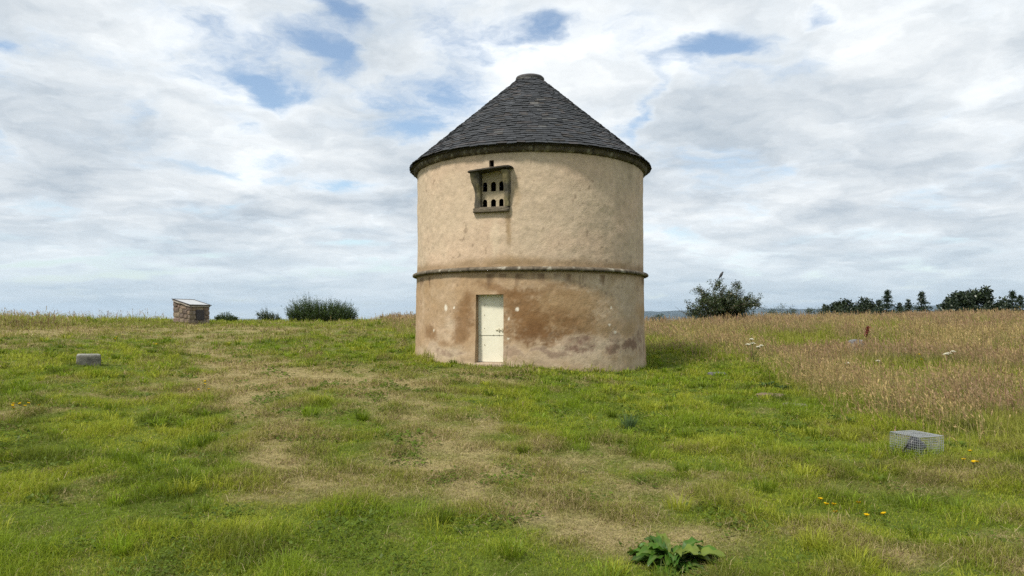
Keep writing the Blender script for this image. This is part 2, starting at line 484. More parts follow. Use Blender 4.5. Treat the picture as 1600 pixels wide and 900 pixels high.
hill_range('hills', 14000, 6, 20, 270, 5, (.022, .034, .030), 'low blue hills across the firth right of the tower')
hill_range('hills', 17500, 14, 42, 380, 9, (.022, .034, .032), 'faint long blue hills far behind the hawthorn and pines', 4000)

# ------------------------------------------------------------------ the air
m, nt = mat_new('clear sea air'); o = nt.nodes.new('ShaderNodeOutputMaterial')
pv = nt.nodes.new('ShaderNodeVolumePrincipled'); pv.inputs['Color'].default_value = (.62, .80, 1, 1); pv.inputs['Density'].default_value = 3.6e-5; pv.inputs['Anisotropy'].default_value = .2
L(nt, pv.outputs[0], o.inputs['Volume'])
hb = MB(); hb.box((-25000, -25000, -29.5), (50000, 0, 0), (0, 50000, 0), (0, 0, 520))
hz_ = hb.put('haze', m); tag(hz_, 'thin blue air over the whole place', kind='stuff')
# ------------------------------------------------------------------ the round dovecote
TX, TY = .52, 19.85
def theta_of(px, R):
    th = np.linspace(-1.4, 1.4, 5601)
    f = (TX + R * np.sin(th)) / (TY - R * np.cos(th)) - (px - 800) / FPX
    return float(th[np.argmin(np.abs(f))])
def z_of(py, th, R):
    return EYE - (py - HZ) / FPX * (TY - R * math.cos(th))
def cyl(th, r, z): return np.stack([TX + r * np.sin(th), TY - r * np.cos(th), np.broadcast_to(z, np.shape(th))], -1)

tower = thing('dovecote', (TX, TY, .1), 'round harled stone dovecote with conical slate roof and pale wooden door', 'dovecote')

RW = 3.24
def wall_radius(z):
    return np.interp(z, [-.6, .1, .5, 1.2, 2.7, 2.9, 5.9], [3.37, 3.35, 3.315, 3.275, 3.262, 3.245, 3.235])

m, nt = mat_new('weathered lime harling'); b, o = principled(nt, .92, .12)
c = attr_col(nt)
k = maprange(nt, node_noise(nt, 9, 6, .65), .28, .72, .86, 1.14, False)
k2 = maprange(nt, node_noise(nt, 55, 4, .7), .28, .72, .86, 1.14, False)
L(nt, mixcol(nt, 1.0, c, grey(nt, mathn(nt, 'MULTIPLY', k, k2)), 'MULTIPLY'), b.inputs['Base Color'])
bn = nt.nodes.new('ShaderNodeBump'); bn.inputs['Strength'].default_value = .48; bn.inputs['Distance'].default_value = .03
hgt = mathn(nt, 'MULTIPLY_ADD', node_noise(nt, 26, 7, .68), .6, mathn(nt, 'MULTIPLY', node_noise(nt, 7, 4, .55), .9))
L(nt, hgt, bn.inputs['Height']); L(nt, bn.outputs[0], b.inputs['Normal'])
M_HARL = m
M_STONE = surface('weathered grey stone', None, .9, .15, .35, 12, .6, 35, .02, fine=(60, .25))
M_DARKWOOD = surface('dark interior', (.02, .018, .016), .95, .05, .2, 10)

def wall_colour(x, y, z, th):
    s = th * RW
    n1 = fbm(s * .7, z * .9, seed=101, octaves=5); n2 = fbm(s * 2.4, z * 2.8, seed=102, octaves=4); n3 = fbm(s * 7, z * 9, seed=103, octaves=3)
    n5 = fbm(s * 22, z * 24, seed=105, octaves=2)
    n4 = fbm(s * 5, z * .7, seed=104, octaves=4)                      # runs down the wall
    base = np.array([.53, .40, .285])
    warm = np.array([.535, .402, .288]); buff = np.array([.505, .40, .288]); greyg = np.array([.38, .305, .215])
    t = sstep(.35, .65, n1)[:, None]; col = warm * t + buff * (1 - t)
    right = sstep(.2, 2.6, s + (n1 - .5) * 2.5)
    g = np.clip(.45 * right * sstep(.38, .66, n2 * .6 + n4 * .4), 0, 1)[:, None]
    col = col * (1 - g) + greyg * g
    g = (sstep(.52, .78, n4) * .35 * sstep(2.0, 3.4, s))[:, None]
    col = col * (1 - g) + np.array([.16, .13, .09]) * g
    col = col * (.88 + .24 * n3)[:, None]
    def mask(px, py, rx, ry, soft=.55, rough=1.0, sd=0):
        R = 3.27; t0 = theta_of(px, R); z0 = z_of(py, t0, R)
        mpp = (TY - R * math.cos(t0)) / FPX
        sx = rx * mpp / max(.25, math.cos(t0)); sy = ry * mpp
        w1 = fbm(s * 1.6, z * 1.8, seed=120 + sd, octaves=4) - .5; w2 = fbm(s * 1.6 + 9, z * 1.8, seed=140 + sd, octaves=4) - .5
        d = np.hypot((s - t0 * R + w1 * .55 * rough) / sx, (z - z0 + w2 * .55 * rough) / sy)
        d = d + (n2 - .5) * 1.0 * rough + (n3 - .5) * .65 + (n5 - .5) * .5
        return sstep(1.0 + soft * .5, 1.0 - soft, d)
    def lay(mk, c, a):
        nonlocal col
        k = np.clip(mk * a, 0, 1)[:, None]; col = col * (1 - k) + np.asarray(c) * k
    low = sstep(2.74, 2.66, z)
    # lower storey: broad tan dampness, then deep brown stains
    tan = np.array([.34, .225, .12]); brown = np.array([.205, .113, .05]); deep = np.array([.155, .08, .035])
    lay(low * sstep(.30, .62, n1 * .55 + n2 * .45), tan, .75)
    for (px, py, rx, ry, cc, a) in [(865, 490, 95, 42, tan, .9), (835, 512, 55, 34, brown, .95), (815, 485, 34, 42, brown, .85), (900, 508, 48, 22, brown, .8), (860, 458, 40, 12, brown, .5),
                                    (830, 520, 36, 20, deep, .75), (775, 450, 42, 9, brown, .75), (727, 505, 16, 46, brown, .8), (728, 470, 14, 22, brown, .6), (672, 524, 14, 16, brown, .75),
                                    (698, 534, 16, 8, brown, .7), (940, 515, 36, 18, tan, .7), (690, 470, 30, 30, tan, .5), (668, 455, 14, 22, tan, .6), (985, 470, 22, 40, greyg, .5), (905, 470, 60, 20, tan, .6)]:
        lay(low * mask(px, py, rx, ry, .7, 1.0, int(px + py) % 17), cc, a)
    # splash zone and lost harling at the foot
    foot = sstep(1.05, .45, z + (n2 - .5) * .8 + np.clip(s, 0, 4) * .10) * low
    lay(foot, (.42, .335, .225), .7)
    lay(foot * sstep(.5, .62, n3 * .4 + n2 * .6), (.30, .215, .145), .6)
    for (px, py, rx, ry, a) in [(905, 541, 27, 11, .95), (958, 548, 12, 13, .8), (984, 540, 18, 16, .9), (1000, 536, 10, 22, .7), (860, 549, 34, 6, .6), (678, 548, 10, 8, .6), (705, 552, 26, 5, .6), (800, 551, 26, 8, .4), (960, 522, 9, 9, .5)]:
        mk = mask(px, py, rx, ry, .25, .8, int(px) % 13)
        lay(mask(px, py, rx * 1.25, ry * 1.3, .2, .8, int(px) % 13), (.46, .36, .26), .6)
        lay(mk * sstep(.3, .55, n3 * .5 + n2 * .5), (.20, .125, .09), a)
    # dark drips under the string course and soot above it
    drip = sstep(2.70, 2.66, z) * sstep(2.40, 2.72, z + (fbm(s * 4.2, z * .4, seed=151) - .5) * .55)
    lay(drip * sstep(.50, .60, fbm(s * 5.5, z * 1.0, seed=152)), (.11, .06, .035), .9)
    lay(drip, (.33, .24, .15), .35)
    lay(sstep(3.12, 2.92, z - (n2 - .5) * .22) * (1 - low), (.25, .165, .085), .72)
    lay(sstep(5.5, 5.72, z + (n2 - .5) * .25), (.36, .285, .19), .5)
    # runs under the flight window, and a browner patch beside its right jamb
    lay(mask(793, 356, 5, 30, .7, .3), (.27, .18, .09), .7); lay(mask(772, 372, 7, 36, .7, .3), (.62, .51, .37), .55)
    lay(mask(790, 405, 44, 9, .7, .9), (.27, .18, .09), .5); lay(mask(806, 300, 9, 26, .7, .5), (.36, .26, .15), .5)
    # pale knocks and chips
    for (px, py, rx, ry) in [(698, 481, 2.4, 5), (711, 481, 1.6, 2), (808, 483, 3, 3), (795, 498, 2, 2.2), (794, 529, 1.6, 1.6), (954, 480, 1.4, 1.8), (951, 507, 2, 2), (679, 516, 1.4, 2), (960, 519, 3, 2)]:
        lay(mask(px, py, rx, ry, .3, .06), (.72, .66, .55), .95)
    # pits that show dark
    pits = vnoise(s * 16, z * 16, seed=161) * vnoise(s * 5, z * 5, seed=162)
    lay(sstep(.62, .78, pits), (.17, .12, .08), .55)
    return col

# openings: edges (left, right, top, bottom) in wall angle and height
def opening(pl, pr, pt, pb, R, depth):
    a, b_ = theta_of(pl, R), theta_of(pr, R); mid = (a + b_) / 2
    return dict(a=a, b=b_, z1=z_of(pt, mid, R), z0=z_of(pb, mid, R), depth=depth, R=R, mid=mid)
OP_DOOR = opening(742.5, 786.5, 460, 570, 3.285, .30)
OP_DOOR['z0'] = .1
OP_WIN = opening(749.5, 789, 268, 324, 3.235, .10)
OP_VENT = opening(764.3, 771.8, 250.3, 260.5, 3.235, .30)
OPS = [OP_DOOR, OP_WIN, OP_VENT]

ths = np.linspace(-math.pi, math.pi, 541)
fine_t = np.linspace(-1.75, 1.75, 401)
ths = np.concatenate([ths[np.abs(ths) > 1.755], fine_t])
zs = np.concatenate([np.linspace(-.6, 2.76, 108), np.linspace(2.80, 5.78, 90)])
def snap(arr, vals):
    arr = np.sort(arr)
    for v_ in vals:
        k = np.argmin(np.abs(arr - v_)); arr[k] = v_
    return np.sort(arr)
ths = snap(ths, [q for o_ in OPS for q in (o_['a'], o_['b'])])
zs = snap(zs, [q for o_ in OPS for q in (o_['z0'], o_['z1'])])
TH, ZZ = np.meshgrid(ths, zs)
rough = (fbm(TH * RW * .8, ZZ * .8, seed=71, octaves=3) - .5) * .05 + (fbm(TH * RW * 5, ZZ * 5, seed=72, octaves=4) - .5) * .022
rad = wall_radius(ZZ) + rough
P0 = np.stack([TX + rad * np.sin(TH), TY - rad * np.cos(TH), ZZ], -1)
nT, nZ = len(ths), len(zs)
wv = P0.reshape(-1, 3); wc = wall_colour(wv[:, 0], wv[:, 1], wv[:, 2], TH.ravel())
quads = []
tm = (ths[:-1] + ths[1:]) / 2; zm = (zs[:-1] + zs[1:]) / 2
keep = np.ones((nZ - 1, nT - 1), bool)
for o_ in OPS:
    keep &= ~((zm[:, None] > o_['z0']) & (zm[:, None] < o_['z1']) & (tm[None] > o_['a']) & (tm[None] < o_['b']))
I, J = np.nonzero(keep)
idx = I * nT + J
quads = np.stack([idx, idx + 1, idx + nT + 1, idx + nT], -1)
# reveals: the wall's own edge carried inwards
ev, ef, ec = [wv], [quads], [wc]; off = len(wv)
for o_ in OPS:
    ia, ib = np.argmin(np.abs(ths - o_['a'])), np.argmin(np.abs(ths - o_['b'])); iz0, iz1 = np.argmin(np.abs(zs - o_['z0'])), np.argmin(np.abs(zs - o_['z1']))
    n_in = np.array([-math.sin(o_['mid']), math.cos(o_['mid']), 0]) * o_['depth']
    loop = [(k, ia) for k in range(iz0, iz1)] + [(iz1, k) for k in range(ia, ib)] + [(k, ib) for k in range(iz1, iz0, -1)] + [(iz0, k) for k in range(ib, ia, -1)]
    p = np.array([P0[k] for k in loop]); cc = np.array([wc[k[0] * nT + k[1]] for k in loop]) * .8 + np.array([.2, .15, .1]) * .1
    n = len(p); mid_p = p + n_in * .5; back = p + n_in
    ev.append(np.concatenate([p, mid_p, back])); sv = .12 if o_ is OP_VENT else .9  # vent reveals painted almost black inwards, shade put into the colour
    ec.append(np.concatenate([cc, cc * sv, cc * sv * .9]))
    f = []
    for s_ in (0, 1):
        for k in range(n): f.append((off + s_ * n + k, off + s_ * n + (k + 1) % n, off + (s_ + 1) * n + (k + 1) % n, off + (s_ + 1) * n + k))
    ef.append(np.array(f)); off += 3 * n
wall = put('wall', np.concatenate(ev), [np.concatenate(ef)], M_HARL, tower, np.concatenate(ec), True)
# crisp corners at the openings
me = wall.data
sm = np.ones(len(me.polygons), bool); sm[len(quads):] = False
me.polygons.foreach_set('use_smooth', sm)

# local frame of the door and window: t to the right, n outwards
def frame(o_):
    n = np.array([math.sin(o_['mid']), -math.cos(o_['mid']), 0]); t = np.array([math.cos(o_['mid']), math.sin(o_['mid']), 0])
    pa = cyl(np.array(o_['a']), o_['R'], 0); pb = cyl(np.array(o_['b']), o_['R'], 0)
    c = (pa + pb) / 2; c[2] = 0
    return c, t, n, np.linalg.norm(pb - pa) / 2
UPZ = np.array([0, 0, 1.])

# --- door
c0, t0, n0, hw = frame(OP_DOOR)
zb, zt = .50, OP_DOOR['z1']
M_PAINT = surface('cream painted boards', None, .55, .35, .07, 5, .15, 30, .005, fine=(40, .05))
door = thing('door', (0, 0, 0), None, None); door.parent = tower
door.location = tuple(c0 - n0 * .22 + UPZ * zb - np.array([TX, TY, .1]))
d = MB()
seam = zb + (zt - zb) * .40
cream = (.74, .71, .57)
for (za, zc, dz) in ((zb + .012, seam - .006, 0.0), (seam + .002, zt + .02, .012)):
    d.box(c0 - n0 * (.25 - dz) + t0 * (-hw - .02) + UPZ * za, t0 * (2 * hw + .04), n0 * .03, UPZ * (zc - za), np.array(cream))
d.put('panel', M_PAINT, door)
d = MB(); d.box(c0 - n0 * .30 + t0 * (-hw - .05) + UPZ * zb, t0 * (2 * hw + .1), n0 * .04, UPZ * (zt - zb + .05), (.30, .27, .2))
d.put('backing_board', M_PAINT, door)
M_METAL = surface('rusty painted iron', None, .5, .4, .25, 60)
d = MB()
d.box(c0 - n0 * .208 + t0 * (hw - .27) + UPZ * (zb + .80), t0 * .24, n0 * .022, UPZ * .022, (.60, .56, .42))
d.box(c0 - n0 * .208 + t0 * (hw - .20) + UPZ * (zb + .775), t0 * .03, n0 * .03, UPZ * .07, (.5, .46, .34))
d.box(c0 - n0 * .208 + t0 * (hw - .11) + UPZ * (zb + .775), t0 * .03, n0 * .03, UPZ * .07, (.5, .46, .34))
d.put('bolt', M_METAL, door)
d = MB()
d.tube([c0 - n0 * .19 + t0 * (hw - .03 + a_) + UPZ * (zb + z_) for a_, z_ in ((-.012, .70), (-.012, .735), (0, .748), (.012, .735), (.012, .70))], .005, 6, (.12, .11, .1))
v_, f_ = rounded_block((.05, .025, .055), 3, 5, .01, 3)
d.add(v_[:, :1] * t0 + v_[:, 1:2] * n0 + v_[:, 2:] * UPZ + (c0 - n0 * .19 + t0 * (hw - .03) + UPZ * (zb + .68)), f_, (.14, .10, .07))
d.put('padlock', M_METAL, door)
for (fx, fz) in ((-.55, .84), (-.5, .86), (.62, .85), (-.55, .70), (-.55, .50), (.1, .405), (.5, .405), (-.55, .26), (-.8, .40)):
    p = c0 - n0 * .206 + t0 * (fx * hw) + UPZ * (zb + fz * (zt - zb))
    d = MB(); d.tube([p, p + n0 * .005], [.012, .008], 7, (.22, .17, .10)); d.put('nail_head', M_METAL, door)

d = MB(); v_, f_ = rounded_block((2 * hw + .16, .5, .16), 5, 6, .012, 5)
d.add(v_[:, :1] * t0 + v_[:, 1:2] * n0 + v_[:, 2:] * UPZ + (c0 - n0 * .16 + UPZ * (zb - .075)), f_, (.36, .28, .2))
d.put('doorstep', M_STONE, tower)

# --- flight window: hood slab, two carved jambs, sill, panel of six arched holes
c1, t1, n1_, hw1 = frame(OP_WIN)
zw0, zw1 = OP_WIN['z0'], OP_WIN['z1']
win = thing('flight_window', (0, 0, 0), None, None); win.parent = tower
win.location = tuple(c1 + UPZ * zw0 - np.array([TX, TY, .1]))
MPP = .01565
def wl(px): return (px - 767.7) * MPP / math.cos(R_(20)) # photo column to distance along the window's face
def wz(py): return EYE + (HZ - py) * MPP
holes_x = [754.9, 768.3, 780.8]; hole_w = [7.8, 8.6, 7.4]
rows = [(282.0, 297.3), (309.5, 324.0)]
pd = MB(); pcol = np.array([.42, .345, .235])
xe = [-hw1 - .02, wl(761.6), wl(774.6), hw1 + .06]
ze = [zw0 - .02, wz(304), zw1 + .02]
inset = -.055
def P3(x, z, y): return c1 + t1 * x + UPZ * z + n1_ * y
for ri, (pt, pb) in enumerate(rows):
    za, zc = (ze[1], ze[2]) if ri == 0 else (ze[0], ze[1])
    for ci in range(3):
        x0, x1 = xe[ci], xe[ci + 1]
        cx = wl(holes_x[ci]); w_ = hole_w[ci] * MPP / 2; zt_, zb_ = wz(pt), wz(pb)
        zs_ = zt_ - w_
        arch = [(cx + w_, zb_), (cx + w_, (zb_ + zs_) / 2)] + [(cx + w_ * math.cos(q), zs_ + w_ * math.sin(q)) for q in np.linspace(0, math.pi, 11)] + [(cx - w_, (zb_ + zs_) / 2), (cx - w_, zb_), (cx, zb_)]
        cz = (zt_ + zb_) / 2
        outer = []
        for (ax_, az_) in arch:
            dx, dz = ax_ - cx, az_ - cz
            k = min([(x1 - cx) / dx if dx > 1e-6 else 9e9, (x0 - cx) / dx if dx < -1e-6 else 9e9, (zc - cz) / dz if dz > 1e-6 else 9e9, (za - cz) / dz if dz < -1e-6 else 9e9])
            outer.append((cx + dx * k, cz + dz * k))
        # exact corners
        for (qx, qz) in ((x0, za), (x1, za), (x0, zc), (x1, zc)):
            kk = min(range(len(outer)), key=lambda i_: (outer[i_][0] - qx) ** 2 + (outer[i_][1] - qz) ** 2); outer[kk] = (qx, qz)
        n = len(arch)
        vs = [P3(x, z, inset + .006 * random.uniform(-1, 1)) for x, z in arch] + [P3(x, z, inset) for x, z in outer] + [P3(x, z, inset - .035) for x, z in arch]
        f = [(k, (k + 1) % n, n + (k + 1) % n, n + k) for k in range(n)] + [(k, 2 * n + k, 2 * n + (k + 1) % n, (k + 1) % n) for k in range(n)]
        pd.add(vs, [q[::-1] for q in f], pcol * random.uniform(.95, 1.05))
pd.put('pigeon_hole_panel', M_HARL, win)
gstone = np.array([.155, .14, .11])
def stone_slab(mb, cx, cz, cy_, sx, sz, sy, col, tilt=0, seed=0, n=6, jit=.012):
    v_, f_ = rounded_block((sx, sy, sz), n, 7, jit, seed)
    zt_ = v_[:, 2:] + np.tan(tilt) * v_[:, :1]
    mott = .75 + .5 * fbm(v_[:, 0] * 9 + seed, v_[:, 1] * 9, v_[:, 2] * 9, seed, 3)
    mb.add(c1 + (cx + v_[:, :1]) * t1 + (cy_ + v_[:, 1:2]) * n1_ + (cz + zt_) * UPZ, f_, np.asarray(col) * mott[:, None])
h = MB(); stone_slab(h, wl(767.3), wz(265.6), .10, 70 * MPP, .05, .42, (.060, .053, .043), R_(4.0), 11, 8)
h.put('hood_slab', M_STONE, win)
h = MB(); stone_slab(h, wl(767), wz(327.3), .0, 61 * MPP, .135, .24, (.13, .108, .078), R_(.5), 12, 8, .02)
h.put('sill', M_STONE, win)
# jambs: outline of (row, outer edge, inner edge) bulging under the hood
for side in (-1, 1):
    rowsj = [(268, 737, 750.5), (275, 736.8, 751), (284, 738.2, 751), (291, 740.8, 750.8), (300, 742.6, 750.6), (310, 742.6, 750.5), (318, 741.2, 750.5), (323, 741, 751)] if side < 0 else \
            [(268, 795.5, 786.2), (275, 796, 787), (284, 796.3, 787.6), (291, 796.5, 788), (300, 796.4, 788.2), (308, 795.6, 788.2), (313, 794.4, 788.0), (318, 795.4, 788.0), (323, 796, 788.0)]
    prot = np.interp([q[0] for q in rowsj], [268, 282, 300, 323], [.24, .20, .11, .11])
    vs = []; f = []
    for (py, xo, xi), pr in zip(rowsj, prot):
        a_, b_ = wl(xo), wl(xi)
        z = wz(py)
        for (x, y) in ((a_, -.08), (a_, pr - .03), (a_ * .8 + b_ * .2, pr), (a_ * .25 + b_ * .75, pr), (b_, pr - .03), (b_, -.08)):
            vs.append(P3(x + random.uniform(-.005, .005), z, y + random.uniform(-.006, .006)))
    m6 = len(rowsj)
    for i_ in range(m6 - 1):
        for k in range(6):
            q = (i_ * 6 + k, i_ * 6 + (k + 1) % 6, (i_ + 1) * 6 + (k + 1) % 6, (i_ + 1) * 6 + k)
            f.append(q if side > 0 else q[::-1])
    f.append(tuple(range(6))); f.append(tuple((m6 - 1) * 6 + k for k in range(6)))
    vs = np.array(vs)
    cc = np.array([.085, .077, .06]) * (.7 + .6 * fbm(vs[:, 0] * 8, vs[:, 1] * 8, vs[:, 2] * 5, 31))[:, None]
    yel = sstep(.5, .62, fbm(vs[:, 0] * 4, vs[:, 2] * 4, seed=33))[:, None] * .5
    cc = cc * (1 - yel) + np.array([.24, .20, .09]) * yel
    put('carved_jamb', vs, f, M_STONE, win, cc)

# --- string course and wallhead band: a profile swept round, slightly uneven
def ring(name, prof, mat, colf, seed, amp=.01, n=420):
    th = np.linspace(0, 2 * math.pi, n, endpoint=False)
    m_ = len(prof); vs = []
    for k, (r_, z_) in enumerate(prof):
        wob = (fbm(np.cos(th) * 5 + k * .3, np.sin(th) * 5, seed=seed, octaves=5) - .5) * amp * 2
        wz_ = (fbm(np.cos(th) * 2.2, np.sin(th) * 2.2, seed=seed + 5, octaves=4) - .5) * amp * 2
        vs.append(np.stack([TX + (r_ + wob) * np.sin(th), TY - (r_ + wob) * np.cos(th), z_ + wz_ + 0 * th], -1))
    vs = np.array(vs).reshape(-1, 3)
    f = []
    for i_ in range(m_):
        a = i_ * n + np.arange(n); b_ = i_ * n + (np.arange(n) + 1) % n; i2 = (i_ + 1) % m_
        f.append(np.stack([a, b_, i2 * n + (np.arange(n) + 1) % n, i2 * n + np.arange(n)], -1))
    T = np.tile(th, m_)
    cc = colf(vs, T)
    return put(name, vs, [np.concatenate(f)], mat, tower, cc)
def course_col(vs, T):
    n = fbm(np.cos(T) * 14, np.sin(T) * 14, vs[:, 2] * 6, 81, 4)[:, None]; n2 = fbm(np.cos(T) * 45, np.sin(T) * 45, vs[:, 2] * 12, 82, 3)[:, None]
    c = np.array([.055, .045, .032]) * (1 - n) + np.array([.20, .165, .12]) * n
    c = c * (.5 + n2)
    lich = sstep(.62, .70, n2) * .6
    joint = (np.abs(((T * 3.37 / .78) % 1) - .5) > .485)[:, None]
    return np.where(joint, c * .45, c * (1 - lich) + np.array([.42, .40, .33]) * lich)
ring('string_course', [(3.20, 2.752), (3.352, 2.752), (3.378, 2.765), (3.382, 2.80), (3.366, 2.828), (3.32, 2.850), (3.20, 2.872)], M_STONE, course_col, 83, .012)
ring('wallhead_band', [(3.18, 5.63), (3.29, 5.66), (3.33, 5.70), (3.345, 5.76), (3.345, 5.815), (3.18, 5.815)], M_STONE, lambda v_, T: course_col(v_, T) * .75, 91, .008)

# --- slate roof: every slate of every course, in one mesh
ra, za_, rb, zb2 = 3.445, 5.80, .36, 6.88 + EYE
roof = thing('roof', (0, 0, 0), None, None); roof.parent = tower; roof.location = (0, 0, 5.7)
sl = math.hypot(ra - rb, zb2 - za_); nrow = 35; ch = sl / nrow
out_n = np.array([(zb2 - za_), (ra - rb)]) / sl      # outward normal in (r, z)
dn = np.array([(rb - ra), (zb2 - za_)]) / sl         # up the slope
vs, fs, cs = [], [], []; n = 0
for k in range(nrow):
    s0 = k * ch; s1 = min(s0 + ch * 1.75, sl)
    r0 = ra + dn[0] * s0; r1 = max(ra + dn[0] * s1, .2)
    w_m = np.interp(k / nrow, [0, 1], [.23, .15])
    cnt = max(10, int(2 * math.pi * r0 / w_m))
    ed = np.cumsum(rng.uniform(.6, 1.4, cnt)); ed = np.concatenate([[0], ed]) / ed[-1] * 2 * math.pi + rng.uniform(0, 1)
    for i_ in range(cnt):
        a, b_ = ed[i_], ed[i_ + 1]
        g = .006 / r0
        a += g * .5; b_ -= g * .5
        lift = .034 + rng.uniform(-.007, .010); top = .008; ds = rng.uniform(-.016, .016); th_ = .013 + rng.uniform(0, .008)
        dl = rng.uniform(-.007, .007)
        tone = rng.uniform(.72, 1.3)
        base = np.array([.030, .0325, .037]) * tone
        q_ = rng.random()
        if q_ < .10: base = np.array([.044, .040, .041]) * tone
        elif q_ < .17: base = np.array([.038, .034, .031]) * tone
        am = (a + b_) / 2; am = (am + math.pi) % (2 * math.pi) - math.pi
        # lichen bleaching on the side of the cone that faces the path
        lp = math.exp(-(((am - .22) / .30) ** 2 + ((k - 17) / 6.0) ** 2))
        if rng.random() < lp * .25 + .01: base = base * .6 + np.array([.07, .07, .066]) * rng.uniform(.4, 1)
        jit = rng.uniform(-.012, .012, 2)
        pts = []
        for (s_, lf, A_, B_) in ((s0 + ds, lift, a, b_), (s1, top, a, b_), (s0 + ds, lift - th_, a, b_)):
            for q, (ang, j_) in enumerate(((A_, jit[0]), (B_, jit[1]))):
                s2 = s_ + (j_ if s_ < s1 else 0); l2 = lf + (dl if q else -dl) * (s_ < s1)
                r_ = max(ra + dn[0] * s2 + out_n[0] * l2, .02); z_ = za_ + dn[1] * s2 + out_n[1] * l2
                pts.append((TX + r_ * math.sin(ang), TY - r_ * math.cos(ang), z_))
        # 0,1 tail; 2,3 head; 4,5 underside tail
        vs += pts
        fs += [(n, n + 1, n + 3, n + 2), (n + 4, n + 5, n + 1, n), (n, n + 2, n + 4), (n + 1, n + 5, n + 3)]
        cs += [base * 1.0, base * 1.0, base, base, base * .9, base * .9]
        n += 6
m, nt = mat_new('blue grey slate'); b, o = principled(nt, .62, .35)
c = attr_col(nt)
k = maprange(nt, node_noise(nt, 14, 5, .65), .3, .7, .7, 1.3, False)
li = maprange(nt, node_noise(nt, 7, 9, .8), .58, .72, 0, .7)
c = mixcol(nt, 1.0, c, grey(nt, k), 'MULTIPLY'); c = mixcol(nt, li, c, (.14, .14, .125))
L(nt, c, b.inputs['Base Color'])
bn = nt.nodes.new('ShaderNodeBump'); bn.inputs['Strength'].default_value = .35; bn.inputs['Distance'].default_value = .012
L(nt, node_noise(nt, 40, 5, .6), bn.inputs['Height']); L(nt, bn.outputs[0], b.inputs['Normal'])
M_SLATE = m
put('slates', np.array(vs), fs, M_SLATE, roof, np.array(cs))
# boarding under the slates (closes the cone)
th = np.linspace(0, 2 * math.pi, 96, endpoint=False)
pr = [(3.30, 5.775), (3.425, 5.785), (.34, 6.865 + EYE), (.05, 6.865 + EYE)]
vs = np.concatenate([cyl(th, r_, z_) for r_, z_ in pr]); f = []
for i_ in range(3):
    a = i_ * 96 + np.arange(96); b_ = i_ * 96 + (np.arange(96) + 1) % 96
    f.append(np.stack([a, b_, b_ + 96, a + 96], -1))
put('sarking', vs, [np.concatenate(f)], surface('old sarking boards', (.05, .042, .035), .9, .1), roof)
# the cap: mortar collar under a round stone
def disk(name, prof, col, parent, seed, amp, mat):
    n_ = 72; th = np.linspace(0, 2 * math.pi, n_, endpoint=False); v_ = []
    for k, (r_, z_) in enumerate(prof):
        w_ = 1 + (fbm(np.cos(th) * 2.5, np.sin(th) * 2.5, seed=seed, octaves=3) - .5) * amp
        v_.append(cyl(th, r_ * w_, z_))
    v_ = np.concatenate(v_); f_ = []
    for i_ in range(len(prof) - 1):
        for k in range(n_): f_.append((i_ * n_ + k, i_ * n_ + (k + 1) % n_, (i_ + 1) * n_ + (k + 1) % n_, (i_ + 1) * n_ + k))
    f_.append(tuple(range(n_))[::-1]); f_.append(tuple((len(prof) - 1) * n_ + k for k in range(n_)))
    cc = np.asarray(col) * (.7 + .6 * fbm(v_[:, 0] * 6, v_[:, 1] * 6, v_[:, 2] * 6, seed, 4))[:, None]
    return put(name, v_, f_, mat, parent, cc, False)
zc = 6.835 + EYE
cap = thing('roof_cap', (0, 0, 0), None, None); cap.parent = roof; cap.location = (0, 0, zc - 5.8)
disk('mortar_collar', [(.395, zc - .03), (.40, zc + .045), (.36, zc + .055)], (.27, .26, .235), cap, 61, .05, M_STONE)
disk('cap_stone', [(.36, zc + .05), (.405, zc + .055), (.415, zc + .10), (.40, zc + .135), (.36, zc + .15), (.2, zc + .158)], (.105, .10, .105), cap, 62, .06, M_STONE)
# the dark hollow inside: a floor boarded across at the wallhead keeps daylight out
# ------------------------------------------------------------------ turf: every blade is real, in one mesh
M_GRASS = leafy('grass blades', .46, .015, .5)
def blade_mesh(P, phi, length, width, lean, c0, c1, sag=.45, flat=1.0):
    """bent tapering blades: 5 points each, one quad and one triangle"""
    n = len(P)
    h = np.stack([np.cos(phi), np.sin(phi), np.zeros(n)], -1)
    psi = phi + np.pi / 2 + rng.normal(0, .7, n)
    s = np.stack([np.cos(psi), np.sin(psi), np.zeros(n)], -1) * (width / 2)[:, None]
    up = np.array([0, 0, 1.])
    Lc = length[:, None]; le = lean[:, None]
    mid = P + h * le * Lc * .38 + up * Lc * np.sqrt(np.clip(1 - (.5 * lean) ** 2, .05, 1))[:, None] * .58 * flat
    tip = P + h * le * Lc * (.95 + .1 * le) + up * Lc * np.clip(1 - sag * lean ** 1.5 - .15 * lean, .06, 1)[:, None] * flat
    v = np.stack([P - s, P + s, mid - s * .85, mid + s * .85, tip], 1)
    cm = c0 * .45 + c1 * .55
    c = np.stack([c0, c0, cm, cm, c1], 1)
    k = np.arange(n)[:, None] * 5
    q = np.concatenate([k, k + 1, k + 3, k + 2], 1); t = np.concatenate([k + 2, k + 3, k + 4], 1)
    return v.reshape(-1, 3), q, t, c.reshape(-1, 3)

class Strands:
    def __init__(s): s.v = []; s.q = []; s.t = []; s.c = []; s.n = 0
    def add(s, v, q, t, c):
        s.v.append(v); s.c.append(c)
        if len(q): s.q.append(q + s.n)
        if len(t): s.t.append(t + s.n)
        s.n += len(v)
    def put(s, name, mat, parent=None, loc=(0, 0, 0)):
        f = ([np.concatenate(s.q)] if s.q else []) + ([np.concatenate(s.t)] if s.t else [])
        return put(name, np.concatenate(s.v), f, mat, parent, np.concatenate(s.c), False, loc)

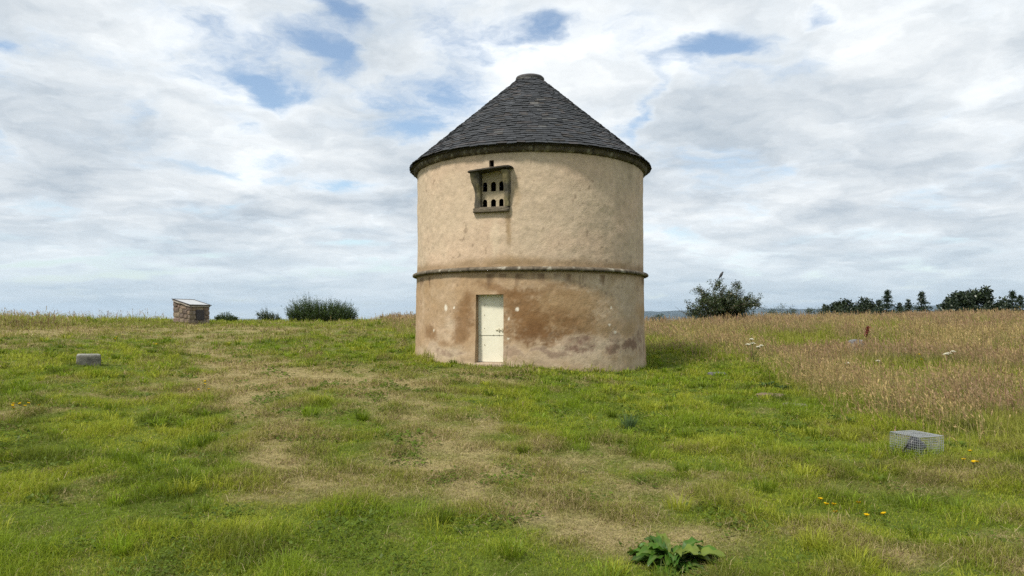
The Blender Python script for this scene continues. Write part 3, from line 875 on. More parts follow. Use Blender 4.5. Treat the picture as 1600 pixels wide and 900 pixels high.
def scatter(y0, y1, per_m2, umax=.98, umin=None):
    umin = -umax if umin is None else umin
    n = int((y1 ** 2 - y0 ** 2) / 2 * (umax - umin) * per_m2)
    y = np.sqrt(rng.uniform(y0 ** 2, y1 ** 2, n)); u = rng.uniform(umin, umax, n)
    return u * y, y

# edge of the uncut meadow, as distance for each bearing
MU = np.array([-1.2, -.68, -.61, -.52, -.47, -.34, -.30, -.20, -.17, -.13, .17, .205, .30, .36, .41, .46, .54, .66, .75, 1.2])
MY = np.array([20., 20.5, 27.0, 29, 37, 37, 34, 33, 25.0, 25.0, 23, 22, 19.5, 17, 13.2, 10.6, 8.8, 8.2, 7.3, 6.0])
def meadow(x, y):
    """0 on the mown turf, 1 well inside the long grass"""
    e = np.interp(x / np.maximum(y, 1), MU, MY)
    w = (fbm(x * .6, y * .6, seed=51, octaves=4) - .5) * 3.2
    return sstep(-.16, .34, (y + w * np.clip(y / 16, .35, 1) - e) / e)

def clear_of_things(x, y):
    ok = np.hypot(x - TX, y - TY) > 3.30
    for (cx, cy_, r_) in KEEP_OUT: ok &= np.hypot(x - cx, y - cy_) > r_
    return ok

SPOTS = {k: gp(*v) for k, v in dict(plinth=(303, 507), block=(132, 572), cage=(1434, 717), dock=(1052, 874), bare=(848, 815), slab1=(1120, 586), slab2=(1203, 622), slab3=(1242, 636), slab4=(1338, 552)).items()}
KEEP_OUT = [(SPOTS['plinth'][0], SPOTS['plinth'][1] + .4, .75), (SPOTS['block'][0], SPOTS['block'][1] + .1, .26), (SPOTS['dock'][0], SPOTS['dock'][1], .12)]

GREEN_A = np.array([.205, .290, .017]); GREEN_B = np.array([.375, .405, .038]); GREEN_D = np.array([.070, .108, .010])
STRAW = np.array([.52, .42, .20]); BROWN = np.array([.20, .135, .07]); OLIVE = np.array([.255, .235, .060])
def turf_colours(x, y, d):
    n = len(x)
    patch = fbm(x * .9, y * .7, seed=61, octaves=4); fine = rng.random(n)
    t = sstep(.35, .65, patch * .7 + .3 * fine)[:, None]
    g = GREEN_A * (1 - t) + GREEN_B * t
    dk = sstep(.55, .72, fbm(x * 1.8, y * 1.5, seed=62, octaves=4))[:, None] * .65
    g = g * (1 - dk) + GREEN_D * dk
    ol = sstep(.15, .6, d)[:, None]
    g = g * (1 - .6 * ol) + OLIVE * .6 * ol
    p = np.clip(.05 + .74 * sstep(.12, 1.3, d), 0, .8)
    dry = rng.random(n) < p
    br = rng.random(n) < .30
    s = np.where(br[:, None], BROWN, STRAW) * rng.uniform(.65, 1.15, n)[:, None]
    c = np.where(dry[:, None], s, g * rng.uniform(.72, 1.28, n)[:, None])
    return c, dry

grass = Strands()
ZONES = [(2.2, 3.4, 4000, .0034), (3.4, 5, 6500, .0033), (5, 7, 5200, .0037), (7, 10, 3200, .0048), (10, 14, 1700, .0068), (14, 19, 720, .0110), (19, 25, 400, .015), (25, 32, 240, .020), (32, 44, 130, .026)]
for (y0, y1, dens_, wd) in ZONES:
    x, y = scatter(y0, y1, dens_, 1.4 if y1 <= 10 else 1.1)
    md = meadow(x, y); ok = clear_of_things(x, y) & (rng.random(len(x)) > md * .35)
    bare = np.exp(-(((x - SPOTS['bare'][0]) / .22) ** 2 + ((y - SPOTS['bare'][1]) / .22) ** 2) * 1.2)
    ok &= rng.random(len(x)) > bare * 1.1
    x, y, md = x[ok], y[ok], md[ok]
    d = dryness(x, y); n = len(x)
    thin = rng.random(n) > sstep(.6, 1.2, d) * .15
    x, y, d, md = x[thin], y[thin], d[thin], md[thin]; n = len(x)
    c, dry = turf_colours(x, y, d)
    tuft = fbm(x * 2.2, y * 2.2, seed=63, octaves=3)
    ln = (.032 + .125 * sstep(.40, .75, tuft)) * rng.uniform(.55, 1.35, n) * (1 - .40 * sstep(.4, 1.1, d)) * np.interp(y, [4, 20, 35], [1, 1.25, 1.6])
    rt = np.hypot(x - TX, y - TY)
    ln *= 1 + 1.3 * sstep(3.75, 3.32, rt) + .9 * md
    lean = np.clip(rng.normal(.74, .30, n) + .25 * dry, .05, 1.3)
    phi = rng.uniform(0, 2 * np.pi, n) + (fbm(x * 1.4, y * 1.4, seed=64) - .5) * 3
    z = ground(x, y) - .004
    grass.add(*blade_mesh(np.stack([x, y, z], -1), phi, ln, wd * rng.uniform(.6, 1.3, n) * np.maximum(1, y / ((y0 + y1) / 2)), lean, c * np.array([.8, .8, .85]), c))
# loose dead stalks lying on the turf
for (y0, y1, dens_, wd) in [(2.5, 5, 90, .0026), (5, 8, 60, .0036), (8, 14, 24, .006), (14, 24, 8, .010)]:
    x, y = scatter(y0, y1, dens_); d = dryness(x, y)
    ok = clear_of_things(x, y) & (rng.random(len(x)) < .15 + .85 * sstep(.2, .8, d)); x, y = x[ok], y[ok]; n = len(x)
    c = np.array([.52, .42, .25]) * rng.uniform(.7, 1.15, n)[:, None]
    z = ground(x, y) + rng.uniform(.01, .05, n)
    grass.add(*blade_mesh(np.stack([x, y, z], -1), rng.uniform(0, 6.28, n), rng.uniform(.08, .26, n), np.full(n, wd), rng.uniform(.9, 1.3, n), c, c, .8, rng.uniform(.05, .45, (n, 1))))
# stronger tufts of longer green blades
x, y = scatter(3, 24, 2.4); d = dryness(x, y)
ok = clear_of_things(x, y) & (d < .45) & (meadow(x, y) < .5); x, y = x[ok], y[ok]
for tx_, ty_ in zip(x, y):
    n = int(rng.integers(25, 70) * np.interp(ty_, [4, 10, 24], [1.4, .9, .5])); r_ = rng.uniform(.04, .14)
    a = rng.uniform(0, 6.28, n); q = np.sqrt(rng.random(n)) * r_
    px_, py_ = tx_ + q * np.cos(a), ty_ + q * np.sin(a)
    tone = GREEN_A * rng.uniform(.55, 1.3) if rng.random() < .75 else GREEN_B
    c = tone * rng.uniform(.75, 1.3, n)[:, None]
    grass.add(*blade_mesh(np.stack([px_, py_, ground(px_, py_) - .004], -1), a + rng.normal(0, .5, n), rng.uniform(.09, .20, n) * rng.uniform(.7, 1.2), np.full(n, max(.0045, .0009 * ty_)), rng.uniform(.25, .95, n), c * .75, c))
# low round-leaved herbs creeping between the blades
for (y0, y1, dens_, sz) in [(2.6, 5, 1500, .012), (5, 8, 900, .016), (8, 13, 420, .024), (13, 20, 160, .036)]:
    x, y = scatter(y0, y1, dens_)
    pt = fbm(x * 1.7 + 40, y * 1.5, seed=66, octaves=4)
    ok = clear_of_things(x, y) & (rng.random(len(x)) < sstep(.54, .70, pt)) & (meadow(x, y) < .6); x, y = x[ok], y[ok]; n = len(x)
    a = rng.uniform(0, 6.28, n); s_ = sz * rng.uniform(.6, 1.4, n); h_ = ground(x, y) + rng.uniform(.015, .055, n)
    e1 = np.stack([np.cos(a), np.sin(a), rng.normal(0, .35, n)], -1) * s_[:, None]; e2 = np.stack([-np.sin(a), np.cos(a), rng.normal(0, .35, n)], -1) * (s_ * .7)[:, None]
    c_ = np.stack([x, y, h_], -1); kk = np.arange(n)[:, None] * 4
    grass.add(np.stack([c_ - e1, c_ + e2, c_ + e1, c_ - e2], 1).reshape(-1, 3), np.concatenate([kk, kk + 1, kk + 2, kk + 3], 1), [], np.repeat(np.array([.105, .155, .018]) * rng.uniform(.6, 1.4, n)[:, None], 4, 0))
tag(grass.put('grass', M_GRASS), 'short green and straw-coloured turf grass', 'grass', kind='stuff')

# ------------------------------------------------------------------ uncut meadow: long stems with seed heads
tall = Strands()
PINK = np.array([.35, .250, .155]); TAN = np.array([.43, .35, .16]); RUST = np.array([.29, .19, .115])
def seed_heads(tip, h, size, c):
    """each panicle: four small slender diamonds around the stem's top"""
    n = len(tip)
    for k in range(4):
        off = (k - .6) * size * .42
        ang = rng.uniform(0, 6.28, n)
        s = np.stack([np.cos(ang), np.sin(ang), rng.uniform(-.1, .5, n)], -1) * (size * rng.uniform(.07, .17, n))[:, None]
        ctr = tip - h * off[:, None]
        e = h * (size * .42)[:, None]
        v = np.stack([ctr - e, ctr + s - e * .1, ctr + e, ctr - s + e * .1], 1)
        kk = np.arange(n)[:, None] * 4
        tall.add(v.reshape(-1, 3), np.concatenate([kk, kk + 1, kk + 2, kk + 3], 1), [], np.repeat(c * rng.uniform(.75, 1.2, n)[:, None], 4, 0))
for (y0, y1, dens_, wd) in [(5.5, 8, 1300, .0035), (8, 11, 1100, .004), (11, 15, 800, .005), (15, 20, 560, .0068), (20, 26, 400, .009), (26, 33, 280, .0115), (33, 46, 170, .015)]:
    x, y = scatter(y0, y1, dens_, 1.25)
    md = meadow(x, y)
    clump = fbm(x * .8, y * .8, seed=52, octaves=4)
    left = (x / y < .1)
    ok = clear_of_things(x, y) & (rng.random(len(x)) < md * (.35 + .9 * sstep(.35, .65, clump)))
    ok &= (~left) | (rng.random(len(x)) < np.where(x / y < -.62, np.where(y < 25, .42, .16), np.where(x / y < -.45, .13, np.where((x / y > -.21) & (x / y < -.11), 1.0, .30))))
    for k in ('cage', 'slab1', 'slab2', 'slab3'): ok &= np.hypot(x - SPOTS[k][0], y - SPOTS[k][1]) > .55
    x, y, md, clump, left = x[ok], y[ok], md[ok], clump[ok], left[ok]; n = len(x)
    hfield = (.22 + .42 * sstep(.0, 1.0, md)) * (.62 + .75 * fbm(x * .35, y * .35, seed=53, octaves=3)) * np.where(left & (y < 25), .42, .8)
    ln = hfield * rng.uniform(.5, 1.2, n)
    hue = fbm(x * .5, y * .5, seed=54, octaves=3)
    t = sstep(.38, .62, hue * .7 + .3 * rng.random(n))[:, None]
    c = PINK * (1 - t) + TAN * t
    ru = (rng.random(n) < .07)[:, None]; c = np.where(ru, RUST, c)
    gp_ = sstep(.50, .66, fbm(x * .55 + 7, y * .45, seed=55, octaves=4)) * .7 + .8 * (1 - md) ** 1.2
    dkl = (left & (x / y < -.5) & (y < 25))[:, None]; c = np.where(dkl, np.array([.17, .125, .055]), c)
    gr = (rng.random(n) < gp_ + .30)
    cg = (OLIVE * .9 + GREEN_B * .3) * rng.uniform(.6, 1.2, n)[:, None]
    c = np.where(gr[:, None], cg, c * rng.uniform(.75, 1.2, n)[:, None])
    ln = np.where(gr, ln * .72, ln)
    phi = rng.uniform(0, 6.28, n) * .6 + .4; lean = np.clip(rng.normal(.42, .28, n), .02, 1.1) * np.where(gr, 1.6, 1)
    lean = np.clip(lean, 0, 1.1)
    z = ground(x, y) - .01
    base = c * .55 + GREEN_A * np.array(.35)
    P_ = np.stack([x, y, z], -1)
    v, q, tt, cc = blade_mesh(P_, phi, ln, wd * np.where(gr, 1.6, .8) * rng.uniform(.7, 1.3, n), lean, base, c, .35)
    tall.add(v, q, tt, cc)
    hd = ~gr & (rng.random(n) < .62)
    v = v.reshape(-1, 5, 3); tip = v[hd, 4]; dirv = tip - (v[hd, 2] + v[hd, 3]) / 2; dirv /= np.linalg.norm(dirv, axis=1, keepdims=True) + 1e-9
    seed_heads(tip, dirv, rng.uniform(.035, .10, hd.sum()) * np.interp(tip[:, 1], [8, 35], [.8, 1.5]), c[hd] * np.array([1.08, 1.0, .95]))
tag(tall.put('meadow_grass', M_GRASS), 'uncut pinkish brown meadow grass gone to seed', 'meadow grass', kind='stuff')
# ------------------------------------------------------------------ stone viewpoint plinth with slanting panel
px_, py_, pz_ = SPOTS['plinth']
py_ += .1
ya = R_(-22)                                             # the two horizontal axes of the plinth
e_a = np.array([math.cos(ya), math.sin(ya), 0])          # along the lit side, towards the near corner
e_b = np.array([math.cos(ya + math.pi / 2), math.sin(ya + math.pi / 2), 0])
LA, LB = 1.02, 1.16
near = np.array([(299.5 - 800) / FPX * py_, py_ - .2, pz_ - .12])
orig = near - e_a * LA                                   # far left corner
def top_h(a): return 1.22 - .26 * (a / LA)
pl = thing('viewpoint_plinth', (float(near[0]), float(near[1]), float(pz_)), 'squat rubble stone plinth with slanting framed panel on top', 'plinth')
mas = MB()
inset_ = .03
mas.box(orig + e_a * inset_ + e_b * inset_, e_a * (LA - 2 * inset_), e_b * (LB - 2 * inset_), UPZ * (top_h(LA) - .03), (.20, .16, .12))
sd = 0
for c_ in range(5):
    for (o_, ax, ln_, nrm) in ((orig, e_a, LA, -e_b), (orig + e_a * LA, e_b, LB, e_a), (orig + e_b * LB, e_a, LA, e_b), (orig, e_b, LB, -e_a)):
        s_ = 0
        while s_ < ln_ - .02:
            w_ = min(random.uniform(.16, .42), ln_ - s_)
            if ln_ - s_ - w_ < .12: w_ = ln_ - s_
            ctr = o_ + ax * (s_ + w_ / 2)
            a_c = float(np.dot(ctr - orig, e_a)); H = top_h(np.clip(a_c, 0, LA))
            h_ = H / 5
            sd += 1
            v_, f_ = rounded_block((w_ - .004, .17, h_ - .004), 4, 5, .026, sd)
            col_ = np.array(random.choice([(.33, .25, .19), (.38, .30, .22), (.29, .21, .17), (.26, .20, .165), (.36, .29, .24)])) * random.uniform(.5, .85)
            pos = ctr - nrm * (.085 - random.uniform(0, .018)) + UPZ * (h_ * (c_ + .5))
            mas.add(v_[:, :1] * ax + v_[:, 1:2] * nrm + v_[:, 2:] * UPZ + pos, f_, col_)
            s_ += w_
mas.put('masonry', M_STONE, pl)
slope = (e_a * LA + UPZ * (top_h(LA) - top_h(0))); slope /= np.linalg.norm(slope)
nrm_s = np.cross(slope, e_b); nrm_s = nrm_s if nrm_s[2] > 0 else -nrm_s
o_ = orig + UPZ * top_h(0) - slope * .07 - e_b * .07
LS = LA / abs(float(np.dot(slope, e_a))) + .14; LBT = LB + .14
mb = MB(); v_, f_ = rounded_block((LS, LBT, .075), 6, 8, .01, 77)
mb.add(v_[:, :1] * slope + v_[:, 1:2] * e_b + v_[:, 2:] * nrm_s + (o_ + slope * LS / 2 + e_b * LBT / 2 + nrm_s * .03), f_, (.30, .27, .23))
mb.put('capstone', M_STONE, pl)
fr = MB(); F0 = o_ + nrm_s * .071 + slope * .02 + e_b * .02; fl, fb_ = LS - .04, LBT - .04
M_FRAME = surface('dark bronze frame', (.035, .03, .027), .45, .5, .2, 30)
for (p_, a_, b_) in ((F0, slope * fl, e_b * .06), (F0 + e_b * (fb_ - .06), slope * fl, e_b * .06), (F0 + e_b * .0605, slope * .06, e_b * (fb_ - .121)), (F0 + slope * (fl - .06) + e_b * .0605, slope * .06, e_b * (fb_ - .121))):
    fr.box(p_, a_, b_, nrm_s * .035)
fr.put('panel_frame', M_FRAME, pl)
pn = MB(); pn.box(F0 + slope * .0605 + e_b * .0605, slope * (fl - .121), e_b * (fb_ - .121), nrm_s * .022, (.45, .46, .46))
pn.put('panel', surface('glazed pale panel', (.42, .43, .43), .3, .4, .12, 12), pl)
pq = MB(); q0 = orig + e_a * (LA + .012) + e_b * (LB * .30) + UPZ * .36
pq.box(q0, e_a * .03, e_b * (LB * .40), UPZ * .46, (.06, .05, .055))
pq.put('plaque', surface('dark slate plaque', (.05, .042, .045), .6, .3, .25, 20), pl)

# ------------------------------------------------------------------ grey stone block in the grass
bx_, by_, bz_ = SPOTS['block']
v_, f_ = rounded_block((.46, .30, .34), 10, 9, .016, 40)
cc = np.array([.15, .145, .12]) * (.25 + 1.5 * fbm(v_[:, 0] * 9, v_[:, 1] * 9, v_[:, 2] * 7, 41))[:, None]
topm = sstep(.12, .17, v_[:, 2])[:, None]; cc = cc * (1 - topm) + np.array([.26, .26, .235]) * topm  # top painted paler than the sides, light from above put into the colour
a_ = R_(30); v_ = np.stack([v_[:, 0] * math.cos(a_) - v_[:, 1] * math.sin(a_), v_[:, 0] * math.sin(a_) + v_[:, 1] * math.cos(a_), v_[:, 2]], -1)
tag(put('stone_block', v_ + np.array([bx_, by_ + .15, bz_ + .07]), f_, M_STONE, None, cc, False, (bx_, by_ + .15, bz_)), 'small grey stone block half sunk in the grass at left', 'stone block')

# flat stones showing through the turf
def flat_stone(key, sx, sy, sz, yaw, col, label, sink=.3, seed=0):
    x, y, z = SPOTS[key]
    v_, f_ = rounded_block((sx, sy, sz), 6, 4, .03, seed)
    v_ = np.stack([v_[:, 0] * math.cos(yaw) - v_[:, 1] * math.sin(yaw), v_[:, 0] * math.sin(yaw) + v_[:, 1] * math.cos(yaw), v_[:, 2]], -1)
    cc = np.asarray(col) * (.6 + .8 * fbm(v_[:, 0] * 8, v_[:, 1] * 8, v_[:, 2] * 8, seed))[:, None]
    tag(put('flat_stone', v_ + np.array([x, y, z + sz * (.5 - sink)]), f_, M_STONE, None, cc, False, (x, y, z)), label, 'stone', 'flat stones in the grass')
flat_stone('slab1', .40, .34, .11, .3, (.11, .105, .11), 'grey flat stone in green grass right of the tower foot', .48, 51)
flat_stone('slab2', .50, .36, .12, -.5, (.17, .125, .085), 'brown flat stone below the dark leafy weeds right of the tower', .42, 52)
flat_stone('slab3', .42, .24, .11, -.4, (.14, .125, .10), 'pale brown stone nearest the edge of the long grass', .42, 53)
flat_stone('slab4', .50, .30, .52, .4, (.17, .17, .175), 'grey slab showing among the tall dry grass at right', .2, 54)
SPOTS['bare'] = SPOTS['bare']

# ------------------------------------------------------------------ wire mesh cage over a dark lamp housing
cx_, cy2, cz_ = SPOTS['cage']
cage = thing('wire_cage', (cx_, cy2 + .22, cz_), 'low galvanised wire mesh cage on the grass at right', 'cage')
M_WIRE = surface('galvanised wire', (.31, .325, .335), .5, .5, .25, 25, metallic=.25)
ca = R_(107); ea = np.array([math.cos(ca), math.sin(ca), 0]); eb = np.array([math.sin(ca), -math.cos(ca), 0]) * 1
eb = np.array([math.cos(ca - math.pi / 2), math.sin(ca - math.pi / 2), 0])
A_, B_, H_ = .40, .35, .275
corner = np.array([(1436.5 - 800) / FPX * cy2, cy2, cz_ - .015])
step = .0265; wr = .0018
def mesh_panel(name, o, a, la, b, lb):
    mb = MB()
    na, nb = int(round(la / step)), int(round(lb / step))
    for k in range(na + 1):
        p = o + a * (la * k / na); mb.tube([p, p + b * lb / 2 + np.cross(a, b) * random.uniform(-.003, .003), p + b * lb], wr * (1.6 if k in (0, na) else 1), 4)
    for k in range(nb + 1):
        p = o + b * (lb * k / nb); mb.tube([p, p + a * la / 2 + np.cross(a, b) * random.uniform(-.003, .003), p + a * la], wr * (1.6 if k in (0, nb) else 1), 4)
    mb.put(name, M_WIRE, cage)
mesh_panel('side_panel', corner, ea, A_, UPZ, H_)
mesh_panel('side_panel', corner, eb, B_, UPZ, H_)
mesh_panel('side_panel', corner + ea * A_, eb, B_, UPZ, H_)
mesh_panel('side_panel', corner + eb * B_, ea, A_, UPZ, H_)
mesh_panel('top_panel', corner + UPZ * H_, ea, A_, eb, B_)
lam_c = corner + ea * .17 + eb * .13
lamp = thing('floodlight', (float(lam_c[0]), float(lam_c[1]), cz_), 'dark rounded lamp housing sitting inside the wire mesh cage', 'floodlight')
M_BLACK = surface('black cast housing', (.022, .022, .027), .4, .5, .2, 30)
ax_l = np.array([-.75, .45, .45]); ax_l /= np.linalg.norm(ax_l)
b0 = lam_c + UPZ * .135
mb = MB(); mb.tube([b0 - ax_l * .115, b0 - ax_l * .10, b0 - ax_l * .05, b0 + ax_l * .02, b0 + ax_l * .075, b0 + ax_l * .085], [.02, .06, .085, .098, .105, .095], 18)
mb.put('housing', M_BLACK, lamp, True)
mb = MB(); mb.tube([b0 + ax_l * .078, b0 + ax_l * .09], [.112, .112], 20); mb.put('bezel', M_BLACK, lamp)
mb = MB(); mb.tube([b0 + ax_l * .0905, b0 + ax_l * .096], [.094, .06], 20, (.10, .11, .13)); mb.put('lens', surface('dark glass lens', (.05, .055, .065), .1, .6, .05, 5), lamp)
sidev = np.cross(ax_l, UPZ); sidev /= np.linalg.norm(sidev)
mb = MB(); mb.tube([b0 + sidev * .118, b0 + sidev * .118 - UPZ * .10, b0 - UPZ * .125 + sidev * .08, b0 - UPZ * .125 - sidev * .08, b0 - sidev * .118 - UPZ * .10, b0 - sidev * .118], .009, 6)
mb.put('bracket', M_BLACK, lamp)

# ------------------------------------------------------------------ leaves, shrubs and trees
M_LEAF = leafy('shrub leaves', .22, .04, .4)
M_BARK = surface('bark', None, .9, .1, .35, 20, .5, 40, .02)
def leaf_quads(ctr, size, c, droop=0.0, aspect=.55):
    n = len(ctr)
    a = rng.normal(0, 1, (n, 3)); a /= np.linalg.norm(a, axis=1, keepdims=True)
    b = rng.normal(0, 1, (n, 3)); b -= a * (a * b).sum(1, keepdims=True); b /= np.linalg.norm(b, axis=1, keepdims=True)
    s = (size * rng.uniform(.6, 1.3, n))[:, None]
    v = np.stack([ctr - a * s * .5, ctr + b * s * .5 * aspect, ctr + a * s * .5, ctr - b * s * .5 * aspect], 1)
    k = np.arange(n)[:, None] * 4
    return v.reshape(-1, 3), np.concatenate([k, k + 1, k + 2, k + 3], 1), np.repeat(c, 4, 0)

def leaf_mix(n, dark, light, warm=None, pw=.06):
    t = rng.random(n)[:, None] ** 1.6
    c = np.asarray(dark) * (1 - t) + np.asarray(light) * t
    if warm is not None:
        k = (rng.random(n) < pw)[:, None]; c = np.where(k, np.asarray(warm), c)
    return c * rng.uniform(.75, 1.25, n)[:, None]

def limb(p, d, ln, r0, seg=5, wander=.22, lift=.0):
    pts = [np.array(p, float)]; d = np.array(d, float)
    for k in range(seg):
        d = d + rng.normal(0, wander, 3) + np.array([0, 0, lift]); d /= np.linalg.norm(d)
        pts.append(pts[-1] + d * ln / seg)
    return np.array(pts), np.linspace(r0, r0 * .35, seg + 1)

# --- hawthorn with a crow on it
_keep = rng; rng = np.random.default_rng(23)
hx, hy = (1128 - 800) / FPX * 38, 38.0
hz = float(ground(hx, hy))
haw = thing('hawthorn_tree', (hx, hy, hz), 'dark spreading hawthorn with ragged crown standing in the dry grass', 'tree')
wood = MB(); twigs = []; tips = []
base = np.array([hx, hy, hz - .1])
for k in range(5):
    a = k * 1.31 + .3
    p0 = base + np.array([math.cos(a) * .07, math.sin(a) * .07, 0])
    pts, rd = limb(p0, (math.cos(a) * .55, math.sin(a) * .35, 1), .9, .075, 4, .12)
    wood.tube(pts, rd, 7, (.10, .085, .065))
    for j in range(9):
        aa_ = j * .7 + k + rng.uniform(-.4, .4)
        st = pts[rng.integers(2, 5)]
        dx = math.cos(aa_); up_ = rng.uniform(.0, 1.0)
        ln_ = rng.uniform(1.0, 1.7) * (1.2 if up_ < .4 else .95)
        p2, r2 = limb(st, (dx * 1.0 + .1, math.sin(aa_) * .7, up_), ln_, .03, 6, .2, .05)
        wood.tube(p2, r2, 5, (.095, .08, .065))
        for q in range(8):
            s2 = p2[rng.integers(2, 7)]
            p3, r3 = limb(s2, rng.normal(0, .6, 3) + np.array([dx * .7, 0, .25]), rng.uniform(.3, .7), .011, 4, .25, .03)
            wood.tube(p3, r3, 4, (.09, .075, .06), False); twigs.append(p3)
        twigs.append(p2[3:])
ctr = []
for p3 in twigs:
    for q in range(len(p3) - 1):
        t = rng.random(20)[:, None]; ctr.append(p3[q] * (1 - t) + p3[q + 1] * t + rng.normal(0, .07, (20, 3)))
ctr = np.concatenate(ctr)
for k in range(26):                                        # leafy spurs filling the middle of the crown
    q = rng.normal(0, 1, 3); q /= np.linalg.norm(q); ctr = np.concatenate([ctr, np.array([hx, hy, hz + 1.05]) + q * np.array([.95, .7, .62]) * rng.random() ** .5 + rng.normal(0, .15, (170, 3))])
ctr = ctr[ctr[:, 2] > hz + .25]
ctr = ctr[((ctr[:, 0] - hx) / 1.92) ** 2 + ((ctr[:, 2] - hz - .9) / 1.5) ** 2 < 1]
zk = 2.32 / (np.percentile(ctr[:, 2], 99.3) - hz)          # stretch the grown tree to its real height
ctr[:, 2] = hz + (ctr[:, 2] - hz) * zk
for a_ in wood.v: a_[:, 2] = hz + (a_[:, 2] - hz) * zk
wood.put('trunk', M_BARK, haw)
v, q, c = leaf_quads(ctr, np.full(len(ctr), .075), leaf_mix(len(ctr), (.020, .034, .010), (.062, .088, .022), (.16, .12, .06), .04))
put('crown', v, q, M_LEAF, haw, c)
# crow: one tapering body from tail to beak
zt_ = float(np.percentile(ctr[np.abs(ctr[:, 0] - hx) < .3][:, 2], 99.9)); rng = _keep
cwx, cwy, cwz = hx - .06, hy - .1, zt_ + .10
crow = thing('crow', (cwx, cwy, cwz), 'black crow perched on top of the hawthorn', 'bird')
pts = np.array([(-.17, 0, -.12), (-.11, 0, -.04), (-.05, 0, .05), (.0, 0, .13), (.035, 0, .20), (.06, 0, .245), (.085, 0, .265), (.115, 0, .262), (.145, 0, .25)]) + np.array([cwx, cwy, cwz])
mb = MB(); mb.tube(pts, [.018, .036, .066, .074, .058, .042, .040, .016, .004], 12, (.02, .02, .022)); mb.put('body', surface('black feathers', (.02, .02, .023), .5, .4, .2, 30), crow, True)
mb = MB()
for s_ in (-.02, .02): mb.tube([(cwx - .01, cwy + s_, cwz + .07), (cwx + .0, cwy + s_, cwz - .12)], .006, 5)
mb.put('legs', M_BLACK, crow)

# --- conifers
def conifer(X, Y, h, seed_, label, name='spruce_tree', group=None, spread=.24, ragged=.25, dark=(.012, .024, .012), light=(.034, .055, .022), sink=0.0, lean=0.0, top_bare=0.0):
    zb_ = float(ground(X, Y)) - sink
    t = thing(name, (X, Y, zb_), label, 'tree', group)
    w_ = MB(); w_.tube([(X, Y, zb_ - .2), (X + lean * h * .5, Y, zb_ + h * .5), (X + lean * h, Y, zb_ + h)], [h * .022, h * .014, h * .004], 6, (.07, .055, .045))
    C_ = []
    nz = int(13 + h * 3)
    for k in range(nz):
        f_ = .06 + .94 * (k + rng.random()) / nz
        if top_bare and f_ > 1 - top_bare and rng.random() < .5: continue
        z_ = zb_ + h * f_; rl = h * spread * 1.15 * (1 - f_) + .004 * h
        for b_ in range(10):
            a = rng.uniform(0, 6.28); L_ = rl * rng.uniform(1 - ragged * 1.8, 1 + ragged)
            n_ = max(14, int(60 * L_ / (h * spread)))
            s_ = np.sqrt(rng.random(n_))
            C_.append(np.stack([X + lean * h * f_ + np.cos(a) * L_ * s_ + rng.normal(0, .03 * h, n_) * .5, Y + np.sin(a) * L_ * s_ + rng.normal(0, .03 * h, n_) * .5, z_ - .25 * L_ * s_ + .18 * L_ * s_ ** 2 + rng.normal(0, .012 * h, n_)], -1))
    w_.put('trunk', M_BARK, t)
    C_ = np.concatenate(C_)
    v, q, c = leaf_quads(C_, h * .055 * np.clip(1.25 - (C_[:, 2] - zb_) / h, .5, 1), leaf_mix(len(C_), dark, light), aspect=.35)
    put('crown', v, q, M_LEAF, t, c)
    return t

def pine(X, Y, h, wdt, label, name='pine_tree', group=None, dark=(.012, .022, .011), light=(.040, .058, .022), sink=0.0, n=None, cat='tree', leaf=None, lumps=18):
    """round-headed tree or tall shrub: limbs carrying lumps of foliage with gaps between"""
    zb_ = float(ground(X, Y)) - sink
    t = thing(name, (X, Y, zb_), label, cat, group)
    w_ = MB(); w_.tube([(X, Y, zb_ - .2), (X + .02 * h, Y, zb_ + h * .45), (X, Y, zb_ + h * .8)], [h * .03, h * .02, h * .008], 6, (.075, .055, .045))
    C_ = []; per = (n or 4500) // lumps
    for k in range(lumps):
        a = rng.uniform(0, 6.28); rr_ = wdt * .5 * math.sqrt(rng.random()) * .8; zz_ = rng.uniform(.34, .9)
        rr_ *= math.sqrt(max(.08, 1 - ((zz_ - .42) / .56) ** 2))
        p = np.array([X + rr_ * math.cos(a), Y + rr_ * math.sin(a), zb_ + h * zz_]); lr = wdt * rng.uniform(.15, .26)
        w_.tube([(X, Y, zb_ + h * zz_ * .6), (p + np.array([X, Y, zb_ + h * zz_ * .8])) / 2, p], [h * .01, h * .006, h * .003], 4, (.07, .055, .045), False)
        d_ = rng.normal(0, 1, (per, 3)); d_ /= np.linalg.norm(d_, axis=1, keepdims=True)
        rad_ = lr * rng.random(per) ** .45 * (.7 + .7 * vnoise(d_[:, 0] * 2.5 + k, d_[:, 1] * 2.5, d_[:, 2] * 2.5, k))
        C_.append(p + d_ * rad_[:, None] * np.array([1, 1, .85 * h / max(h, wdt)]))
    w_.put('trunk', M_BARK, t)
    C_ = np.concatenate(C_); C_[:, 2] = zb_ + (C_[:, 2] - zb_) * (h / (np.percentile(C_[:, 2], 99.6) - zb_)); C_ = C_[C_[:, 2] > zb_]
    v, q, c = leaf_quads(C_, np.full(len(C_), leaf or h * .05), leaf_mix(len(C_), dark, light), aspect=.4)
    put('crown', v, q, M_LEAF, t, c)
    return t

def far_xyz(px, Y): return (px - 800) / FPX * Y
def height_to(px, py, Y, sink=0.0):
    X = far_xyz(px, Y); return X, EYE - (py - HZ) / FPX * Y - (float(ground(X, Y)) - sink)
